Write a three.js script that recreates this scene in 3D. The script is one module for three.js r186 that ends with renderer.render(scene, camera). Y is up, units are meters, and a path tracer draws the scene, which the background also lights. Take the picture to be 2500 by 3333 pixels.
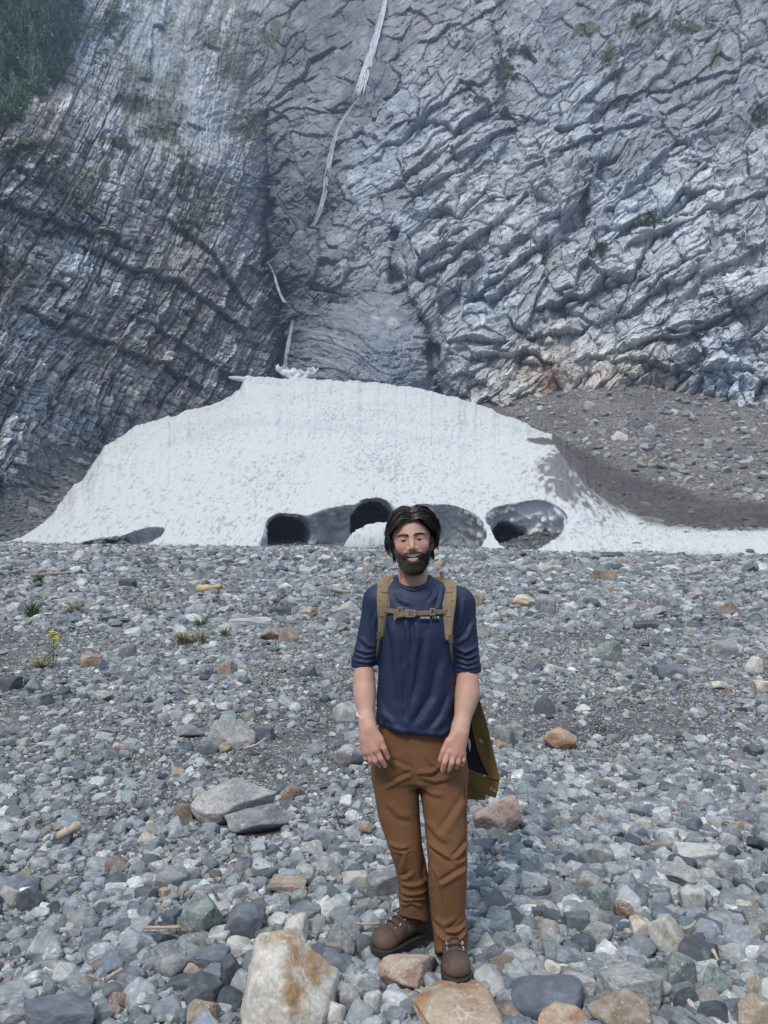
import * as THREE from 'three';
import { mergeGeometries } from 'three/addons/utils/BufferGeometryUtils.js';
import { ConvexGeometry } from 'three/addons/geometries/ConvexGeometry.js';
import { FontLoader } from 'three/addons/loaders/FontLoader.js';
import { TextGeometry } from 'three/addons/geometries/TextGeometry.js';

// ------------------------------------------------------------------ camera, sky, sun, exposure
const scene = new THREE.Scene();
const EYE = 1.65, FOC = 2380, PITCH = Math.atan(74 / FOC);
const camera = new THREE.PerspectiveCamera(2 * Math.atan(1666.5 / FOC) * 180 / Math.PI, 0.75, 0.1, 3000);
camera.position.set(0, EYE, 0);
camera.rotation.set(PITCH, 0, 0);
scene.add(camera);

const renderer = new THREE.WebGLRenderer({ antialias: true });
renderer.toneMapping = THREE.LinearToneMapping;
renderer.toneMappingExposure = 1.84;
renderer.shadowMap.enabled = true;

{ // bright overcast: a pale dome, brightest overhead
  const w = 64, h = 32, d = new Float32Array(w * h * 4);
  for (let j = 0; j < h; j++) {
    const el = ((j + .5) / h - .5) * Math.PI;
    const s = Math.max(0, Math.sin(el));
    const L = .54 * (0.34 + 1.02 * s);
    for (let i = 0; i < w; i++) {
      const o = (j * w + i) * 4, v = L * (1 + .03 * Math.sin(i / w * Math.PI * 2 + 1));
      d[o] = v * .88; d[o + 1] = v * .99; d[o + 2] = v * 1.12; d[o + 3] = 1;
    }
  }
  const t = new THREE.DataTexture(d, w, h, THREE.RGBAFormat, THREE.FloatType);
  t.mapping = THREE.EquirectangularReflectionMapping; t.magFilter = THREE.LinearFilter; t.needsUpdate = true;
  scene.background = t; scene.environment = t;
}
const sun = new THREE.DirectionalLight(0xfff6ec, 1.5);
sun.position.set(-70, 165, 50); sun.target.position.set(0, 0, -60);
sun.castShadow = true; sun.shadow.radius = 24;
Object.assign(sun.shadow.camera, { left: -200, right: 200, top: 200, bottom: -200, near: 1, far: 700 });
scene.add(sun, sun.target);
scene.fog = new THREE.FogExp2(new THREE.Color().setRGB(.46, .58, .92), 0.0007);

// ------------------------------------------------------------------ helpers
function rng(seed) { let a = seed >>> 0; return () => { a = (a + 0x6D2B79F5) | 0; let t = Math.imul(a ^ (a >>> 15), 1 | a); t = (t + Math.imul(t ^ (t >>> 7), 61 | t)) ^ t; return ((t ^ (t >>> 14)) >>> 0) / 4294967296; }; }
const clamp = (x, a = 0, b = 1) => x < a ? a : x > b ? b : x;
const mix = (a, b, t) => a + (b - a) * t;
const sstep = (a, b, x) => { const t = clamp((x - a) / (b - a)); return t * t * (3 - 2 * t); };
const gauss = (x, w) => Math.exp(-(x * x) / (w * w));
function h2(i, j, s = 0) { let h = Math.imul(i | 0, 374761393) ^ Math.imul(j | 0, 668265263) ^ Math.imul(s | 0, 2147483647 ^ 0x5bd1e995); h = Math.imul(h ^ (h >>> 13), 1274126177); h ^= h >>> 16; h = Math.imul(h, 2246822519); return ((h ^ (h >>> 15)) >>> 0) / 4294967296; }
function h3(i, j, k, s = 0) { return h2(i + Math.imul(k, 7919), j - Math.imul(k, 104729), s + k); }
function n2(x, y, s = 0) { // value noise in -1..1
  const i = Math.floor(x), j = Math.floor(y); let u = x - i, v = y - j; u = u * u * u * (u * (u * 6 - 15) + 10); v = v * v * v * (v * (v * 6 - 15) + 10);
  const a = h2(i, j, s), b = h2(i + 1, j, s), c = h2(i, j + 1, s), d = h2(i + 1, j + 1, s);
  return (a + (b - a) * u + (c - a) * v + (a - b - c + d) * u * v) * 2 - 1;
}
function f2(x, y, o = 4, s = 0) { let a = 0, w = 1, t = 0; for (let k = 0; k < o; k++) { a += w * n2(x, y, s + k * 17); t += w; w *= .5; const X = x * 1.62 + y * 1.18; y = y * 1.62 - x * 1.18 + 11.3; x = X + 5.7; } return a / t * 1.6; }
function r2(x, y, o = 4, s = 0) { let a = 0, w = 1, t = 0; for (let k = 0; k < o; k++) { a += w * (1 - Math.abs(n2(x, y, s + k * 31)) * 2); t += w; w *= .5; const X = x * 1.62 + y * 1.18; y = y * 1.62 - x * 1.18 + 3.3; x = X + 9.1; } return a / t; }
function n3(x, y, z, s = 0) {
  const i = Math.floor(x), j = Math.floor(y), k = Math.floor(z); let u = x - i, v = y - j, w = z - k; u = u * u * (3 - 2 * u); v = v * v * (3 - 2 * v); w = w * w * (3 - 2 * w);
  const L = (a, b, t) => a + (b - a) * t;
  return L(L(L(h3(i, j, k, s), h3(i + 1, j, k, s), u), L(h3(i, j + 1, k, s), h3(i + 1, j + 1, k, s), u), v), L(L(h3(i, j, k + 1, s), h3(i + 1, j, k + 1, s), u), L(h3(i, j + 1, k + 1, s), h3(i + 1, j + 1, k + 1, s), u), v), w) * 2 - 1;
}
function f3(x, y, z, o = 3, s = 0) { let a = 0, w = 1, t = 0; for (let k = 0; k < o; k++) { a += w * n3(x, y, z, s + k * 13); t += w; w *= .5; x = x * 2.03 + 4.1; y = y * 2.01 + 1.7; z = z * 2.02 + 8.3; } return a / t * 1.4; }
function pw(xs, ys, x) { if (x <= xs[0]) return ys[0]; for (let i = 1; i < xs.length; i++) if (x <= xs[i]) return mix(ys[i - 1], ys[i], (x - xs[i - 1]) / (xs[i] - xs[i - 1])); return ys[ys.length - 1]; }
function pws(xs, ys, x) { if (x <= xs[0]) return ys[0]; for (let i = 1; i < xs.length; i++) if (x <= xs[i]) { const t = (x - xs[i - 1]) / (xs[i] - xs[i - 1]); return mix(ys[i - 1], ys[i], t * t * (3 - 2 * t)); } return ys[ys.length - 1]; }
// distance to a polyline [[x,y],...] -> [distance, signed side, t along 0..1]
function pline(P, x, y) {
  let best = 1e9, side = 0, tt = 0;
  for (let i = 0; i + 1 < P.length; i++) {
    const ax = P[i][0], ay = P[i][1], bx = P[i + 1][0] - ax, by = P[i + 1][1] - ay, px = x - ax, py = y - ay;
    const t = clamp((px * bx + py * by) / (bx * bx + by * by)), dx = px - bx * t, dy = py - by * t, d = dx * dx + dy * dy;
    if (d < best) { best = d; side = bx * py - by * px; tt = (i + t) / (P.length - 1); }
  }
  return [Math.sqrt(best), side < 0 ? -1 : 1, tt];
}
// bearing and height above the eye -> a place: u, v are the photograph's pixel columns and rows, D metres ahead
function ray(u, v) { const dx = (u - 1250) / FOC, dy = (1666.5 - v) / FOC, c = Math.cos(PITCH), s = Math.sin(PITCH); const y = dy * c + s, z = c - dy * s; return [dx / z, y / z]; }
function at(u, v, D) { const r = ray(u, v); return [r[0] * D, EYE + r[1] * D, -D]; }
function onGround(u, v, y0 = 0) { const r = ray(u, v), D = (y0 - EYE) / r[1]; return [r[0] * D, y0, -D]; }

const used = {};
function numbered(n) { const k = used[n] = (used[n] ?? -1) + 1; return k ? n + '_' + String(k).padStart(3, '0') : n; }
function tag(o, label, category, group) { o.userData.label = label; o.userData.category = category; if (group) o.userData.group = group; return o; }
function mesh(name, g, m, parent = scene) { const o = new THREE.Mesh(g, m); o.name = parent === scene ? numbered(name) : name; o.castShadow = o.receiveShadow = true; parent.add(o); return o; }
function thing(name, label, category, p = [0, 0, 0], group) { const o = new THREE.Group(); o.name = numbered(name); o.position.set(...p); tag(o, label, category, group); scene.add(o); return o; }
function struct(name) { const o = new THREE.Group(); o.name = name; o.userData.kind = 'structure'; scene.add(o); return o; }
function geo(pos, idx, col, uv) { const g = new THREE.BufferGeometry(); g.setAttribute('position', new THREE.BufferAttribute(pos instanceof Float32Array ? pos : new Float32Array(pos), 3)); if (col) g.setAttribute('color', new THREE.BufferAttribute(col instanceof Float32Array ? col : new Float32Array(col), 3)); if (uv) g.setAttribute('uv', new THREE.BufferAttribute(uv instanceof Float32Array ? uv : new Float32Array(uv), 2)); if (idx) g.setIndex(new THREE.BufferAttribute(idx instanceof Uint32Array ? idx : new Uint32Array(idx), 1)); g.computeVertexNormals(); return g; }
const std = (rgb, rough = .9, o = {}) => new THREE.MeshStandardMaterial({ color: new THREE.Color().setRGB(...rgb), roughness: rough, metalness: 0, ...o });
const vcol = (rough = .9, o = {}) => std([1, 1, 1], rough, { vertexColors: true, ...o });

// surface of a signed distance field by surface nets: f(x,y,z) < 0 inside
function nets(f, lo, hi, cell) {
  const nx = Math.ceil((hi[0] - lo[0]) / cell) + 1, ny = Math.ceil((hi[1] - lo[1]) / cell) + 1, nz = Math.ceil((hi[2] - lo[2]) / cell) + 1;
  const F = new Float32Array(nx * ny * nz);
  for (let k = 0, p = 0; k < nz; k++) for (let j = 0; j < ny; j++) for (let i = 0; i < nx; i++, p++) F[p] = f(lo[0] + i * cell, lo[1] + j * cell, lo[2] + k * cell);
  return netsOf(F, nx, ny, nz, (x, y, z, o) => { o.push(lo[0] + x * cell, lo[1] + y * cell, lo[2] + z * cell); });
}
function netsOf(F, nx, ny, nz, put, mirrored = false) {
  const id = new Int32Array(nx * ny * nz).fill(-1), pos = [], idx = [], sx = 1, sy = nx, sz = nx * ny;
  const co = [[0, 0, 0], [1, 0, 0], [0, 1, 0], [1, 1, 0], [0, 0, 1], [1, 0, 1], [0, 1, 1], [1, 1, 1]], off = co.map(c => c[0] * sx + c[1] * sy + c[2] * sz);
  const ed = [[0, 1], [2, 3], [4, 5], [6, 7], [0, 2], [1, 3], [4, 6], [5, 7], [0, 4], [1, 5], [2, 6], [3, 7]];
  let n = 0;
  for (let k = 0; k < nz - 1; k++) for (let j = 0; j < ny - 1; j++) for (let i = 0; i < nx - 1; i++) {
    const p = i + j * sy + k * sz; let m = 0;
    for (let c = 0; c < 8; c++) if (F[p + off[c]] < 0) m |= 1 << c;
    if (m === 0 || m === 255) continue;
    let x = 0, y = 0, z = 0, q = 0;
    for (const [a, b] of ed) { const A = F[p + off[a]], B = F[p + off[b]]; if ((A < 0) === (B < 0)) continue; const t = A / (A - B); x += mix(co[a][0], co[b][0], t); y += mix(co[a][1], co[b][1], t); z += mix(co[a][2], co[b][2], t); q++; }
    put(i + x / q, j + y / q, k + z / q, pos); id[p] = n++;
  }
  const quad = (a, b, c, d, flip) => { if (a < 0 || b < 0 || c < 0 || d < 0) return; if (flip) idx.push(a, c, b, a, d, c); else idx.push(a, b, c, a, c, d); };
  for (let k = 1; k < nz - 1; k++) for (let j = 1; j < ny - 1; j++) for (let i = 1; i < nx - 1; i++) {
    const p = i + j * sy + k * sz, s = F[p] < 0;
    if (s !== (F[p + sx] < 0)) quad(id[p], id[p - sy], id[p - sy - sz], id[p - sz], s === mirrored);
    if (s !== (F[p + sy] < 0)) quad(id[p], id[p - sz], id[p - sz - sx], id[p - sx], s === mirrored);
    if (s !== (F[p + sz] < 0)) quad(id[p], id[p - sx], id[p - sx - sy], id[p - sy], s === mirrored);
  }
  return { pos: new Float32Array(pos), idx: new Uint32Array(idx) };
}
const smin = (a, b, k) => { const h = Math.max(k - Math.abs(a - b), 0) / k; return Math.min(a, b) - h * h * k * .25; };
const smax = (a, b, k) => -smin(-a, -b, k);
function ell(x, y, z, c, r) { const X = (x - c[0]) / r[0], Y = (y - c[1]) / r[1], Z = (z - c[2]) / r[2], k0 = Math.sqrt(X * X + Y * Y + Z * Z); const A = X / r[0], B = Y / r[1], C = Z / r[2], k1 = Math.sqrt(A * A + B * B + C * C); return k1 < 1e-9 ? -Math.min(...r) : k0 * (k0 - 1) / k1; }
function caps(x, y, z, a, b, ra, rb) { const bx = b[0] - a[0], by = b[1] - a[1], bz = b[2] - a[2], px = x - a[0], py = y - a[1], pz = z - a[2]; const t = clamp((px * bx + py * by + pz * bz) / (bx * bx + by * by + bz * bz)); return Math.hypot(px - bx * t, py - by * t, pz - bz * t) - (ra + (rb - ra) * t); }
// ------------------------------------------------------------------ ground heights
// slope of debris under the cliffs: foot of the cliff (distance, height over distance) by bearing
const FOOT_U = [-900, 0, 200, 330, 480, 700, 1000, 1500, 1750, 2000, 2300, 2500, 3400];
const FOOT_V = [1250, 1345, 1500, 1530, 1480, 1400, 1340, 1330, 1275, 1250, 1310, 1330, 1300];
const FOOT_D = [90, 112, 120, 128, 140, 160, 170, 166, 160, 154, 148, 142, 120];
// front of the snow by bearing: distance and row at which it meets the stones
const SN_U = [-300, 0, 400, 800, 1250, 1600, 1900, 2500, 3000], SN_D = [96, 92, 88, 84, 80, 78, 72, 64, 58], SN_V = [1766, 1768, 1776, 1783, 1782, 1791, 1800, 1809, 1816];
const snowD0 = u => pws(SN_U, SN_D, u), snowY0 = u => EYE + ray(u, pws(SN_U, SN_V, u))[1] * pws(SN_U, SN_D, u);
function groundH(x, z) {
  const D = -z; let y = .05 * n2(x * .35, z * .35, 3) + .03 * n2(x * 1.1, z * 1.1, 5);
  if (D > 3) y *= 1; else y *= .6;
  if (D <= 40) return y;
  const u = 1250 + x / D * FOC, fv = pws(FOOT_U, FOOT_V, u), fd = pws(FOOT_U, FOOT_D, u), e1 = ray(u, fv)[1];
  const b0 = snowD0(u), y0 = snowY0(u);
  if (D <= b0) return y * (1 + sstep(40, b0, D)) + y0 * sstep(35, b0, D);
  const t = clamp((D - b0) / (fd - b0), 0, 1.6);
  const eG = (y0 - EYE) / D;
  const right = sstep(1500, 1800, u), p = mix(2.0, 1.12, right);
  const s = Math.pow(t, p);
  const e = mix(eG, e1, Math.min(s, 1)) + Math.min(.25, Math.max(0, s - 1)) * .08;
  const rough = .5 * f2(x * .06, z * .06, 3, 9) + .25 * n2(x * .3, z * .3, 4);
  const far = sstep(-1500, -700, u) * sstep(4200, 3300, u), Y = t <= 0 ? y : EYE + e * D + y + rough * sstep(0, .25, t); return mix(y, Y, far);
}
function buildGround() {
  const ground = struct('ground');
  const rad = [0]; for (let r = .5; r < 190; r *= (r < 60 ? 1.022 : 1.0085)) rad.push(r); for (let r = 200; r < 1500; r *= 1.25) rad.push(r);
  const az = []; for (let a = -180; a < -40; a += 5) az.push(a); for (let a = -40; a <= 40; a += .22) az.push(a); for (let a = 45; a <= 180; a += 5) az.push(a);
  const nr = rad.length, na = az.length, pos = new Float32Array(nr * na * 3), col = new Float32Array(nr * na * 3), idx = [];
  for (let j = 0; j < na; j++) for (let i = 0; i < nr; i++) {
    const A = az[j] * Math.PI / 180, x = Math.sin(A) * rad[i], z = -Math.cos(A) * rad[i], k = (j * nr + i) * 3;
    let y = groundH(x, z); if (rad[i] > 195) y = Math.min(y, 6);
    if (Math.abs(az[j]) > 60) y *= .3;
    pos[k] = x; pos[k + 1] = y; pos[k + 2] = z;
    const D = -z, u = 1250 + x / Math.max(D, .1) * FOC, v = 1740 - (y - EYE) / Math.max(D, .1) * FOC;
    let t = .125 + .03 * f2(x * .5, z * .5, 3, 21) + .025 * n2(x * 6, z * 6, 8);
    let c = [t * .97, t, t * 1.04];
    if (D > snowD0(u) + 1) { // debris slopes: paler rubble above, dark wet silt in the hollow beside the snow
      const edge = pw([1600, 1750, 1900, 2050, 2200, 2350, 2500, 2700], [1330, 1400, 1475, 1545, 1590, 1620, 1640, 1650], u) + 25 * f2(u * .006, v * .01, 3, 4);
      const silt = u > 1500 ? sstep(-25, 25, v - edge) : 0;
      const gr = f2(x * .25, z * .25, 4, 33);
      const up = .17 + .05 * gr, lo = .088 + .02 * gr;
      const m = mix(up, lo, silt);
      const q = sstep(1200, 1500, u); c = [m * mix(.95, 1.2, q), m * mix(.98, 1.17, q), m * mix(1.02, 1.12, q)];
    }
    col[k] = c[0]; col[k + 1] = c[1]; col[k + 2] = c[2];
  }
  for (let j = 0; j < na - 1; j++) for (let i = 0; i < nr - 1; i++) { const a = j * nr + i, b = a + nr; idx.push(a, a + 1, b, a + 1, b + 1, b); }
  const uv = new Float32Array(nr * na * 2); for (let k = 0; k < nr * na; k++) { uv[k * 2] = pos[k * 3] / 7; uv[k * 2 + 1] = pos[k * 3 + 2] / 7; }
  const T = 512, px = new Uint8Array(T * T * 4), wrap = (x, y, n, s) => { const X = x * n, Y = y * n, i = Math.floor(X), j = Math.floor(Y); let u = X - i, v = Y - j; u = u * u * (3 - 2 * u); v = v * v * (3 - 2 * v); const h = (a, b) => h2((i + a) % n, (j + b) % n, s); return mix(mix(h(0, 0), h(1, 0), u), mix(h(0, 1), h(1, 1), u), v) * 2 - 1; };
  for (let j = 0; j < T; j++) for (let i = 0; i < T; i++) { const x = i / T, y = j / T, v = 190 + 60 * wrap(x, y, 19, 1) + 55 * wrap(x, y, 53, 2) + 50 * wrap(x, y, 131, 3), k = (j * T + i) * 4; px[k] = px[k + 1] = px[k + 2] = clamp(v, 40, 255); px[k + 3] = 255; }
  const tx = new THREE.DataTexture(px, T, T); tx.wrapS = tx.wrapT = THREE.RepeatWrapping; tx.magFilter = THREE.LinearFilter; tx.needsUpdate = true;
  const g = geo(pos, idx, col, uv);
  mesh('gravel_bed', g, vcol(.95, { map: tx, bumpMap: tx, bumpScale: .12 }), ground);
  return ground;
}
const ground = buildGround();

// ------------------------------------------------------------------ cliff
// Built as a wall seen from the valley floor: bearing x height, with its distance, then beds, blocks and joints in metres.
const GULLY = [[860, -300], [862, 200], [868, 480], [872, 620], [868, 760], [880, 880], [915, 980], [925, 1100], [905, 1300], [890, 1560]];
const FALLS = [[1262, -20], [1235, 110], [1205, 215], [1165, 330], [1110, 400], [1085, 470], [1068, 590], [1045, 700], [985, 770], [905, 830], [888, 885], [908, 930], [922, 1000], [958, 1040], [940, 1120], [922, 1200], [915, 1260]];
function makeBlocks(ca, sa) { // jointed rock: rows of blocks of thickness T and length L, each with its own stand-out and tilt
  const o = { h: 0, id: 0, fp: 0, fs: 0, e: 0 };
  return (x, y, T, L, seed, out = o) => {
    const s = (x * ca + y * sa) / L, p = (-x * sa + y * ca) / T, r = Math.floor(p), fp = p - r;
    const off = h2(r, 7, seed) * 7.3, ln = .6 + h2(r, 3, seed) * 1.1, q = s / ln + off, c = Math.floor(q), fs = q - c;
    const id = h2(r, c, seed + 1);
    out.id = id; out.fp = fp; out.fs = fs; out.row = h2(r, 11, seed);
    out.e = Math.min(Math.min(fp, 1 - fp) * T, Math.min(fs, 1 - fs) * L * ln);
    out.h = (id - .5) + (fp - .5) * (h2(r, c, seed + 2) - .5) * 1.2 + (fs - .5) * (h2(r, c, seed + 3) - .5) * 1.2;
    return out;
  };
}
const FC = { d: 0, e: 0, id: 0 };
function facets(x, y, seed) { // irregular plates, each a plane of its own tilt
  const i = Math.floor(x), j = Math.floor(y); let b1 = 9, b2 = 9, bi = 0, bj = 0, bx = 0, by = 0;
  for (let a = -1; a <= 1; a++) for (let c = -1; c <= 1; c++) { const px = i + a + .1 + .8 * h2(i + a, j + c, seed), py = j + c + .1 + .8 * h2(i + a, j + c, seed + 1), dx = x - px, dy = y - py, d = dx * dx + dy * dy; if (d < b1) { b2 = b1; b1 = d; bi = i + a; bj = j + c; bx = dx; by = dy; } else if (d < b2) b2 = d; }
  FC.id = h2(bi, bj, seed + 2); FC.d = (FC.id - .5) * .6 + bx * (h2(bi, bj, seed + 3) - .5) * 1.8 + by * (h2(bi, bj, seed + 4) - .42) * 2.2; FC.e = Math.sqrt(b2) - Math.sqrt(b1); return FC.d;
}
const CU0 = -420, CU1 = 2920, CV0 = -220, CV1 = 1580, CI = 70, CN = 1330, CM = 640;
const cu = i => i < CI ? -1600 + i / CI * 1180 : i > CN - 1 - CI ? CU1 + (i - (CN - 1 - CI)) / CI * 1180 : CU0 + (i - CI) * (CU1 - CU0) / (CN - 1 - 2 * CI);
const DG = (() => { // distances
  const U = [-700, 0, 300, 600, 880, 1000, 1250, 1450, 1750, 2100, 2500, 3200], V = [1600, 1250, 900, 500, 0, -300];
  const T = [[70, 103, 132, 165, 195, 180, 170, 170, 158, 150, 140, 116], [72, 108, 138, 170, 200, 186, 174, 172, 161, 153, 143, 118], [80, 120, 150, 182, 216, 204, 194, 186, 175, 165, 154, 128], [96, 140, 172, 208, 240, 232, 220, 208, 196, 186, 174, 150], [135, 176, 226, 268, 292, 282, 262, 250, 238, 228, 216, 195], [170, 215, 262, 310, 335, 322, 300, 288, 274, 262, 250, 230]];
  const R = V.map((_, k) => u => pws(U, T[k], u));
  const Vr = V.slice().reverse();
  return (u, v) => pw(Vr, R.map(f => f(u)).reverse(), v);
})();
let cliffPos, cliffCol;
function buildCliff() {
  const pos = new Float32Array(CN * CM * 3), base = new Float32Array(CN * CM * 3), col = new Float32Array(CN * CM * 3), Dm = new Float32Array(CN * CM);
  const dv = (CV1 - CV0) / (CM - 1);
  // coarse distances, smoothed
  for (let j = 0; j < CM; j++) for (let i = 0; i < CN; i++) Dm[j * CN + i] = DG(cu(i), CV0 + j * dv);
  const tmp = new Float32Array(CN * CM), R = 26;
  for (let pass = 0; pass < 2; pass++) {
    for (let j = 0; j < CM; j++) { let s = 0; for (let i = -R; i <= R; i++) s += Dm[j * CN + clamp(i, 0, CN - 1)]; for (let i = 0; i < CN; i++) { tmp[j * CN + i] = s / (2 * R + 1); s += Dm[j * CN + clamp(i + R + 1, 0, CN - 1)] - Dm[j * CN + clamp(i - R, 0, CN - 1)]; } }
    for (let i = 0; i < CN; i++) { let s = 0; for (let j = -R; j <= R; j++) s += tmp[clamp(j, 0, CM - 1) * CN + i]; for (let j = 0; j < CM; j++) { Dm[j * CN + i] = s / (2 * R + 1); s += tmp[clamp(j + R + 1, 0, CM - 1) * CN + i] - tmp[clamp(j - R, 0, CM - 1) * CN + i]; } }
  }
  const ridge = [[-200, 300], [60, 330], [250, 350], [330, 370], [420, 410], [520, 440], [600, 480]];
  const chute = [[545, -300], [560, 60], [575, 200], [590, 330], [600, 470], [590, 560]];
  const slot = [[1660, 480], [1650, 250], [1640, 120], [1650, 0], [1670, -100]];
  for (let j = 0; j < CM; j++) for (let i = 0; i < CN; i++) {
    const u = cu(i), v = CV0 + j * dv; let d = Dm[j * CN + i];
    let [gd, gs] = pline(GULLY, u, v);
    const up = sstep(700, 250, v);
    d += mix(24, 9, up) * Math.exp(-gd / mix(48, 80, up)); // gully
    d += 2.2 * gauss(pline(FALLS, u, v)[0], 22) * (v < 800 ? 1 : .4);
    d += 7 * Math.exp(-pline(chute, u, v)[0] / 55) * sstep(640, 420, v);
    d += 5 * gauss(pline(slot, u, v)[0], 28);
    // crest of the nearer ridge upper left: what lies above it stands farther back
    const rd = pline(ridge, u, v); const above = u < 640 ? sstep(10, -60, v - pw([-200, 60, 250, 330, 420, 520, 600, 660], [300, 330, 350, 370, 410, 440, 480, 560], u)) : 0;
    d += above * 14 * sstep(640, 420, u) * sstep(-100, 260, u) - 0 * rd[0];
    // rounded buttress right of the gully, above the snow
    const bx = (u - 1190) / 240, by = (v - 1190) / 230, bb = bx * bx + by * by;
    if (bb < 1) d -= 10 * (1 - bb) * (1 - bb * .5);
    const b2 = ((u - 1120) / 120) ** 2 + ((v - 880) / 110) ** 2; if (b2 < 1) d -= 5 * (1 - b2);
    d += 6 * gauss(pline([[1290, 760], [1270, 860], [1310, 960], [1390, 1070], [1420, 1200], [1425, 1300]], u, v)[0], 15);
    // big shapes of the right wall
    const X = (u - 1250) * .072, Y = (1740 - v) * .072;
    d += 3.2 * f2(X * .035 + .4, Y * .035, 3, 41) + 1.6 * f2(X * .1, Y * .1, 3, 43);
    Dm[j * CN + i] = d;
  }
  const P = (i, j, d, o, k) => { const r = ray(cu(i), CV0 + j * dv); o[k] = r[0] * d; o[k + 1] = EYE + r[1] * d; o[k + 2] = -d; };
  for (let j = 0; j < CM; j++) for (let i = 0; i < CN; i++) P(i, j, Dm[j * CN + i], base, (j * CN + i) * 3);
  const DEG = Math.PI / 180, rot = a => makeBlocks(Math.cos(a * DEG), Math.sin(a * DEG));
  const B37 = rot(37), B64 = rot(64), Bm28 = rot(-28), B5 = rot(4), B80 = rot(82), O = {}, O2 = {}, O3 = {};
  const SHING = [[7.5, 20, 1.7, 301], [2.7, 8, .6, 311], [1.05, 3.4, .24, 321]];
  // the main ledges of the right wall: [line from left to right, height of the step, reach above and below]
  const LEDGES = [[[[1440, 1130], [1560, 1115], [1720, 1100], [1900, 1075], [2030, 1010], [2200, 930], [2330, 870], [2520, 770]], 3.2, 110, 60], [[[1840, 1190], [2000, 1150], [2200, 1100], [2350, 1030], [2540, 930]], 3.5, 60, 40], [[[1500, 985], [1640, 900], [1760, 800], [1860, 690], [1930, 590], [1960, 500]], 4, 80, 40], [[[1720, 1000], [1850, 985], [1930, 950], [1975, 890]], 4.5, 60, 36], [[[1960, 860], [2080, 790], [2240, 730], [2400, 660], [2520, 600]], 3.2, 60, 34], [[[1330, 900], [1450, 850], [1560, 760], [1660, 690]], 3.5, 60, 40], [[[1260, 640], [1380, 620], [1500, 540], [1600, 450], [1700, 400]], 3.2, 60, 40], [[[1240, 440], [1400, 370], [1520, 300], [1640, 210]], 3, 60, 40], [[[1680, 560], [1850, 480], [2000, 430], [2150, 360]], 2.6, 50, 36], [[[1900, 380], [2100, 300], [2300, 260], [2520, 170]], 3, 60, 50], [[[1560, 930], [1480, 930], [1420, 960]], 3, 40, 30], [[[1640, 1010], [1800, 1110], [1960, 1180], [2060, 1230]], -2.5, 40, 40], [[[1960, 1190], [2080, 1180], [2230, 1210], [2520, 1190]], 3.5, 50, 40], [[[1500, 1170], [1620, 1150], [1760, 1190]], 3, 40, 34], [[[1340, 160], [1460, 110], [1600, 40], [1700, -40]], 3, 60, 40], [[[2090, 980], [2180, 900], [2300, 790], [2380, 720]], 2.2, 40, 30]];
  const JOINTS = [[[[40, 990], [200, 1060], [400, 1140], [560, 1210], [700, 1290]], 3, 50, 40], [[[240, 790], [400, 860], [560, 920], [720, 1010], [800, 1100]], 3.5, 60, 44], [[[380, 1020], [520, 1075], [640, 1150], [780, 1250]], 2.6, 40, 34], [[[-40, 640], [120, 700], [300, 760], [460, 800]], 3, 50, 40], [[[520, 700], [640, 790], [740, 900], [820, 1040]], 3, 50, 40], [[[190, 1520], [270, 1360], [350, 1200], [420, 1060], [500, 900], [560, 760]], 3, 46, 26], [[[320, 1450], [400, 1290], [480, 1120], [560, 960], [640, 800]], 3, 46, 26], [[[440, 1400], [520, 1230], [590, 1080], [660, 930]], 2.6, 40, 24], [[[560, 1360], [630, 1200], [700, 1060], [750, 930]], 2.6, 40, 24], [[[60, 1330], [150, 1150], [240, 980], [330, 820]], 2.6, 46, 26], [[[660, 1330], [720, 1190], [780, 1080]], 2, 36, 24]];
  const greens = [[1560, 330, 60, 20], [1640, 250, 22, 70], [1620, 210, 18, 90], [1700, 165, 60, 16], [2110, 730, 60, 22], [1960, 830, 24, 34], [1905, 640, 22, 40], [1770, 800, 26, 36], [2270, 90, 130, 18], [2480, 370, 40, 40], [2330, 180, 30, 30], [1990, 200, 30, 60], [1715, 840, 16, 40], [2000, 350, 40, 14], [2460, 800, 60, 20], [2080, 80, 60, 40], [1900, 100, 40, 60], [370, 60, 50, 70], [520, 420, 80, 60], [420, 330, 70, 40], [400, 470, 60, 30], [70, 520, 100, 40], [180, 760, 70, 16], [330, 790, 70, 18], [150, 560, 50, 20], [830, 410, 70, 60], [760, 200, 60, 50], [610, 740, 40, 40], [500, 640, 40, 30], [590, 560, 40, 60], [540, 430, 60, 24], [620, 1020, 30, 14], [480, 1010, 36, 12], [100, 480, 110, 30], [900, 120, 60, 60], [820, 60, 40, 40]];
  for (let j = 0; j < CM; j++) for (let i = 0; i < CN; i++) {
    const k = (j * CN + i) * 3, u = cu(i), v = CV0 + j * dv;
    // base normal
    const i0 = Math.max(i - 1, 0), i1 = Math.min(i + 1, CN - 1), j0 = Math.max(j - 1, 0), j1 = Math.min(j + 1, CM - 1);
    const a = (j * CN + i0) * 3, b = (j * CN + i1) * 3, c = (j0 * CN + i) * 3, e = (j1 * CN + i) * 3;
    const ax = base[b] - base[a], ay = base[b + 1] - base[a + 1], az = base[b + 2] - base[a + 2], bx = base[c] - base[e], by = base[c + 1] - base[e + 1], bz = base[c + 2] - base[e + 2];
    let nx = ay * bz - az * by, ny = az * bx - ax * bz, nz = ax * by - ay * bx; const nl = Math.hypot(nx, ny, nz) || 1; nx /= nl; ny /= nl; nz /= nl;
    if (nz < .3) { nz = .3; } ny = clamp(ny, -.1, .75); { const q = Math.hypot(nx, ny, nz); nx /= q; ny /= q; nz /= q; }
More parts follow.
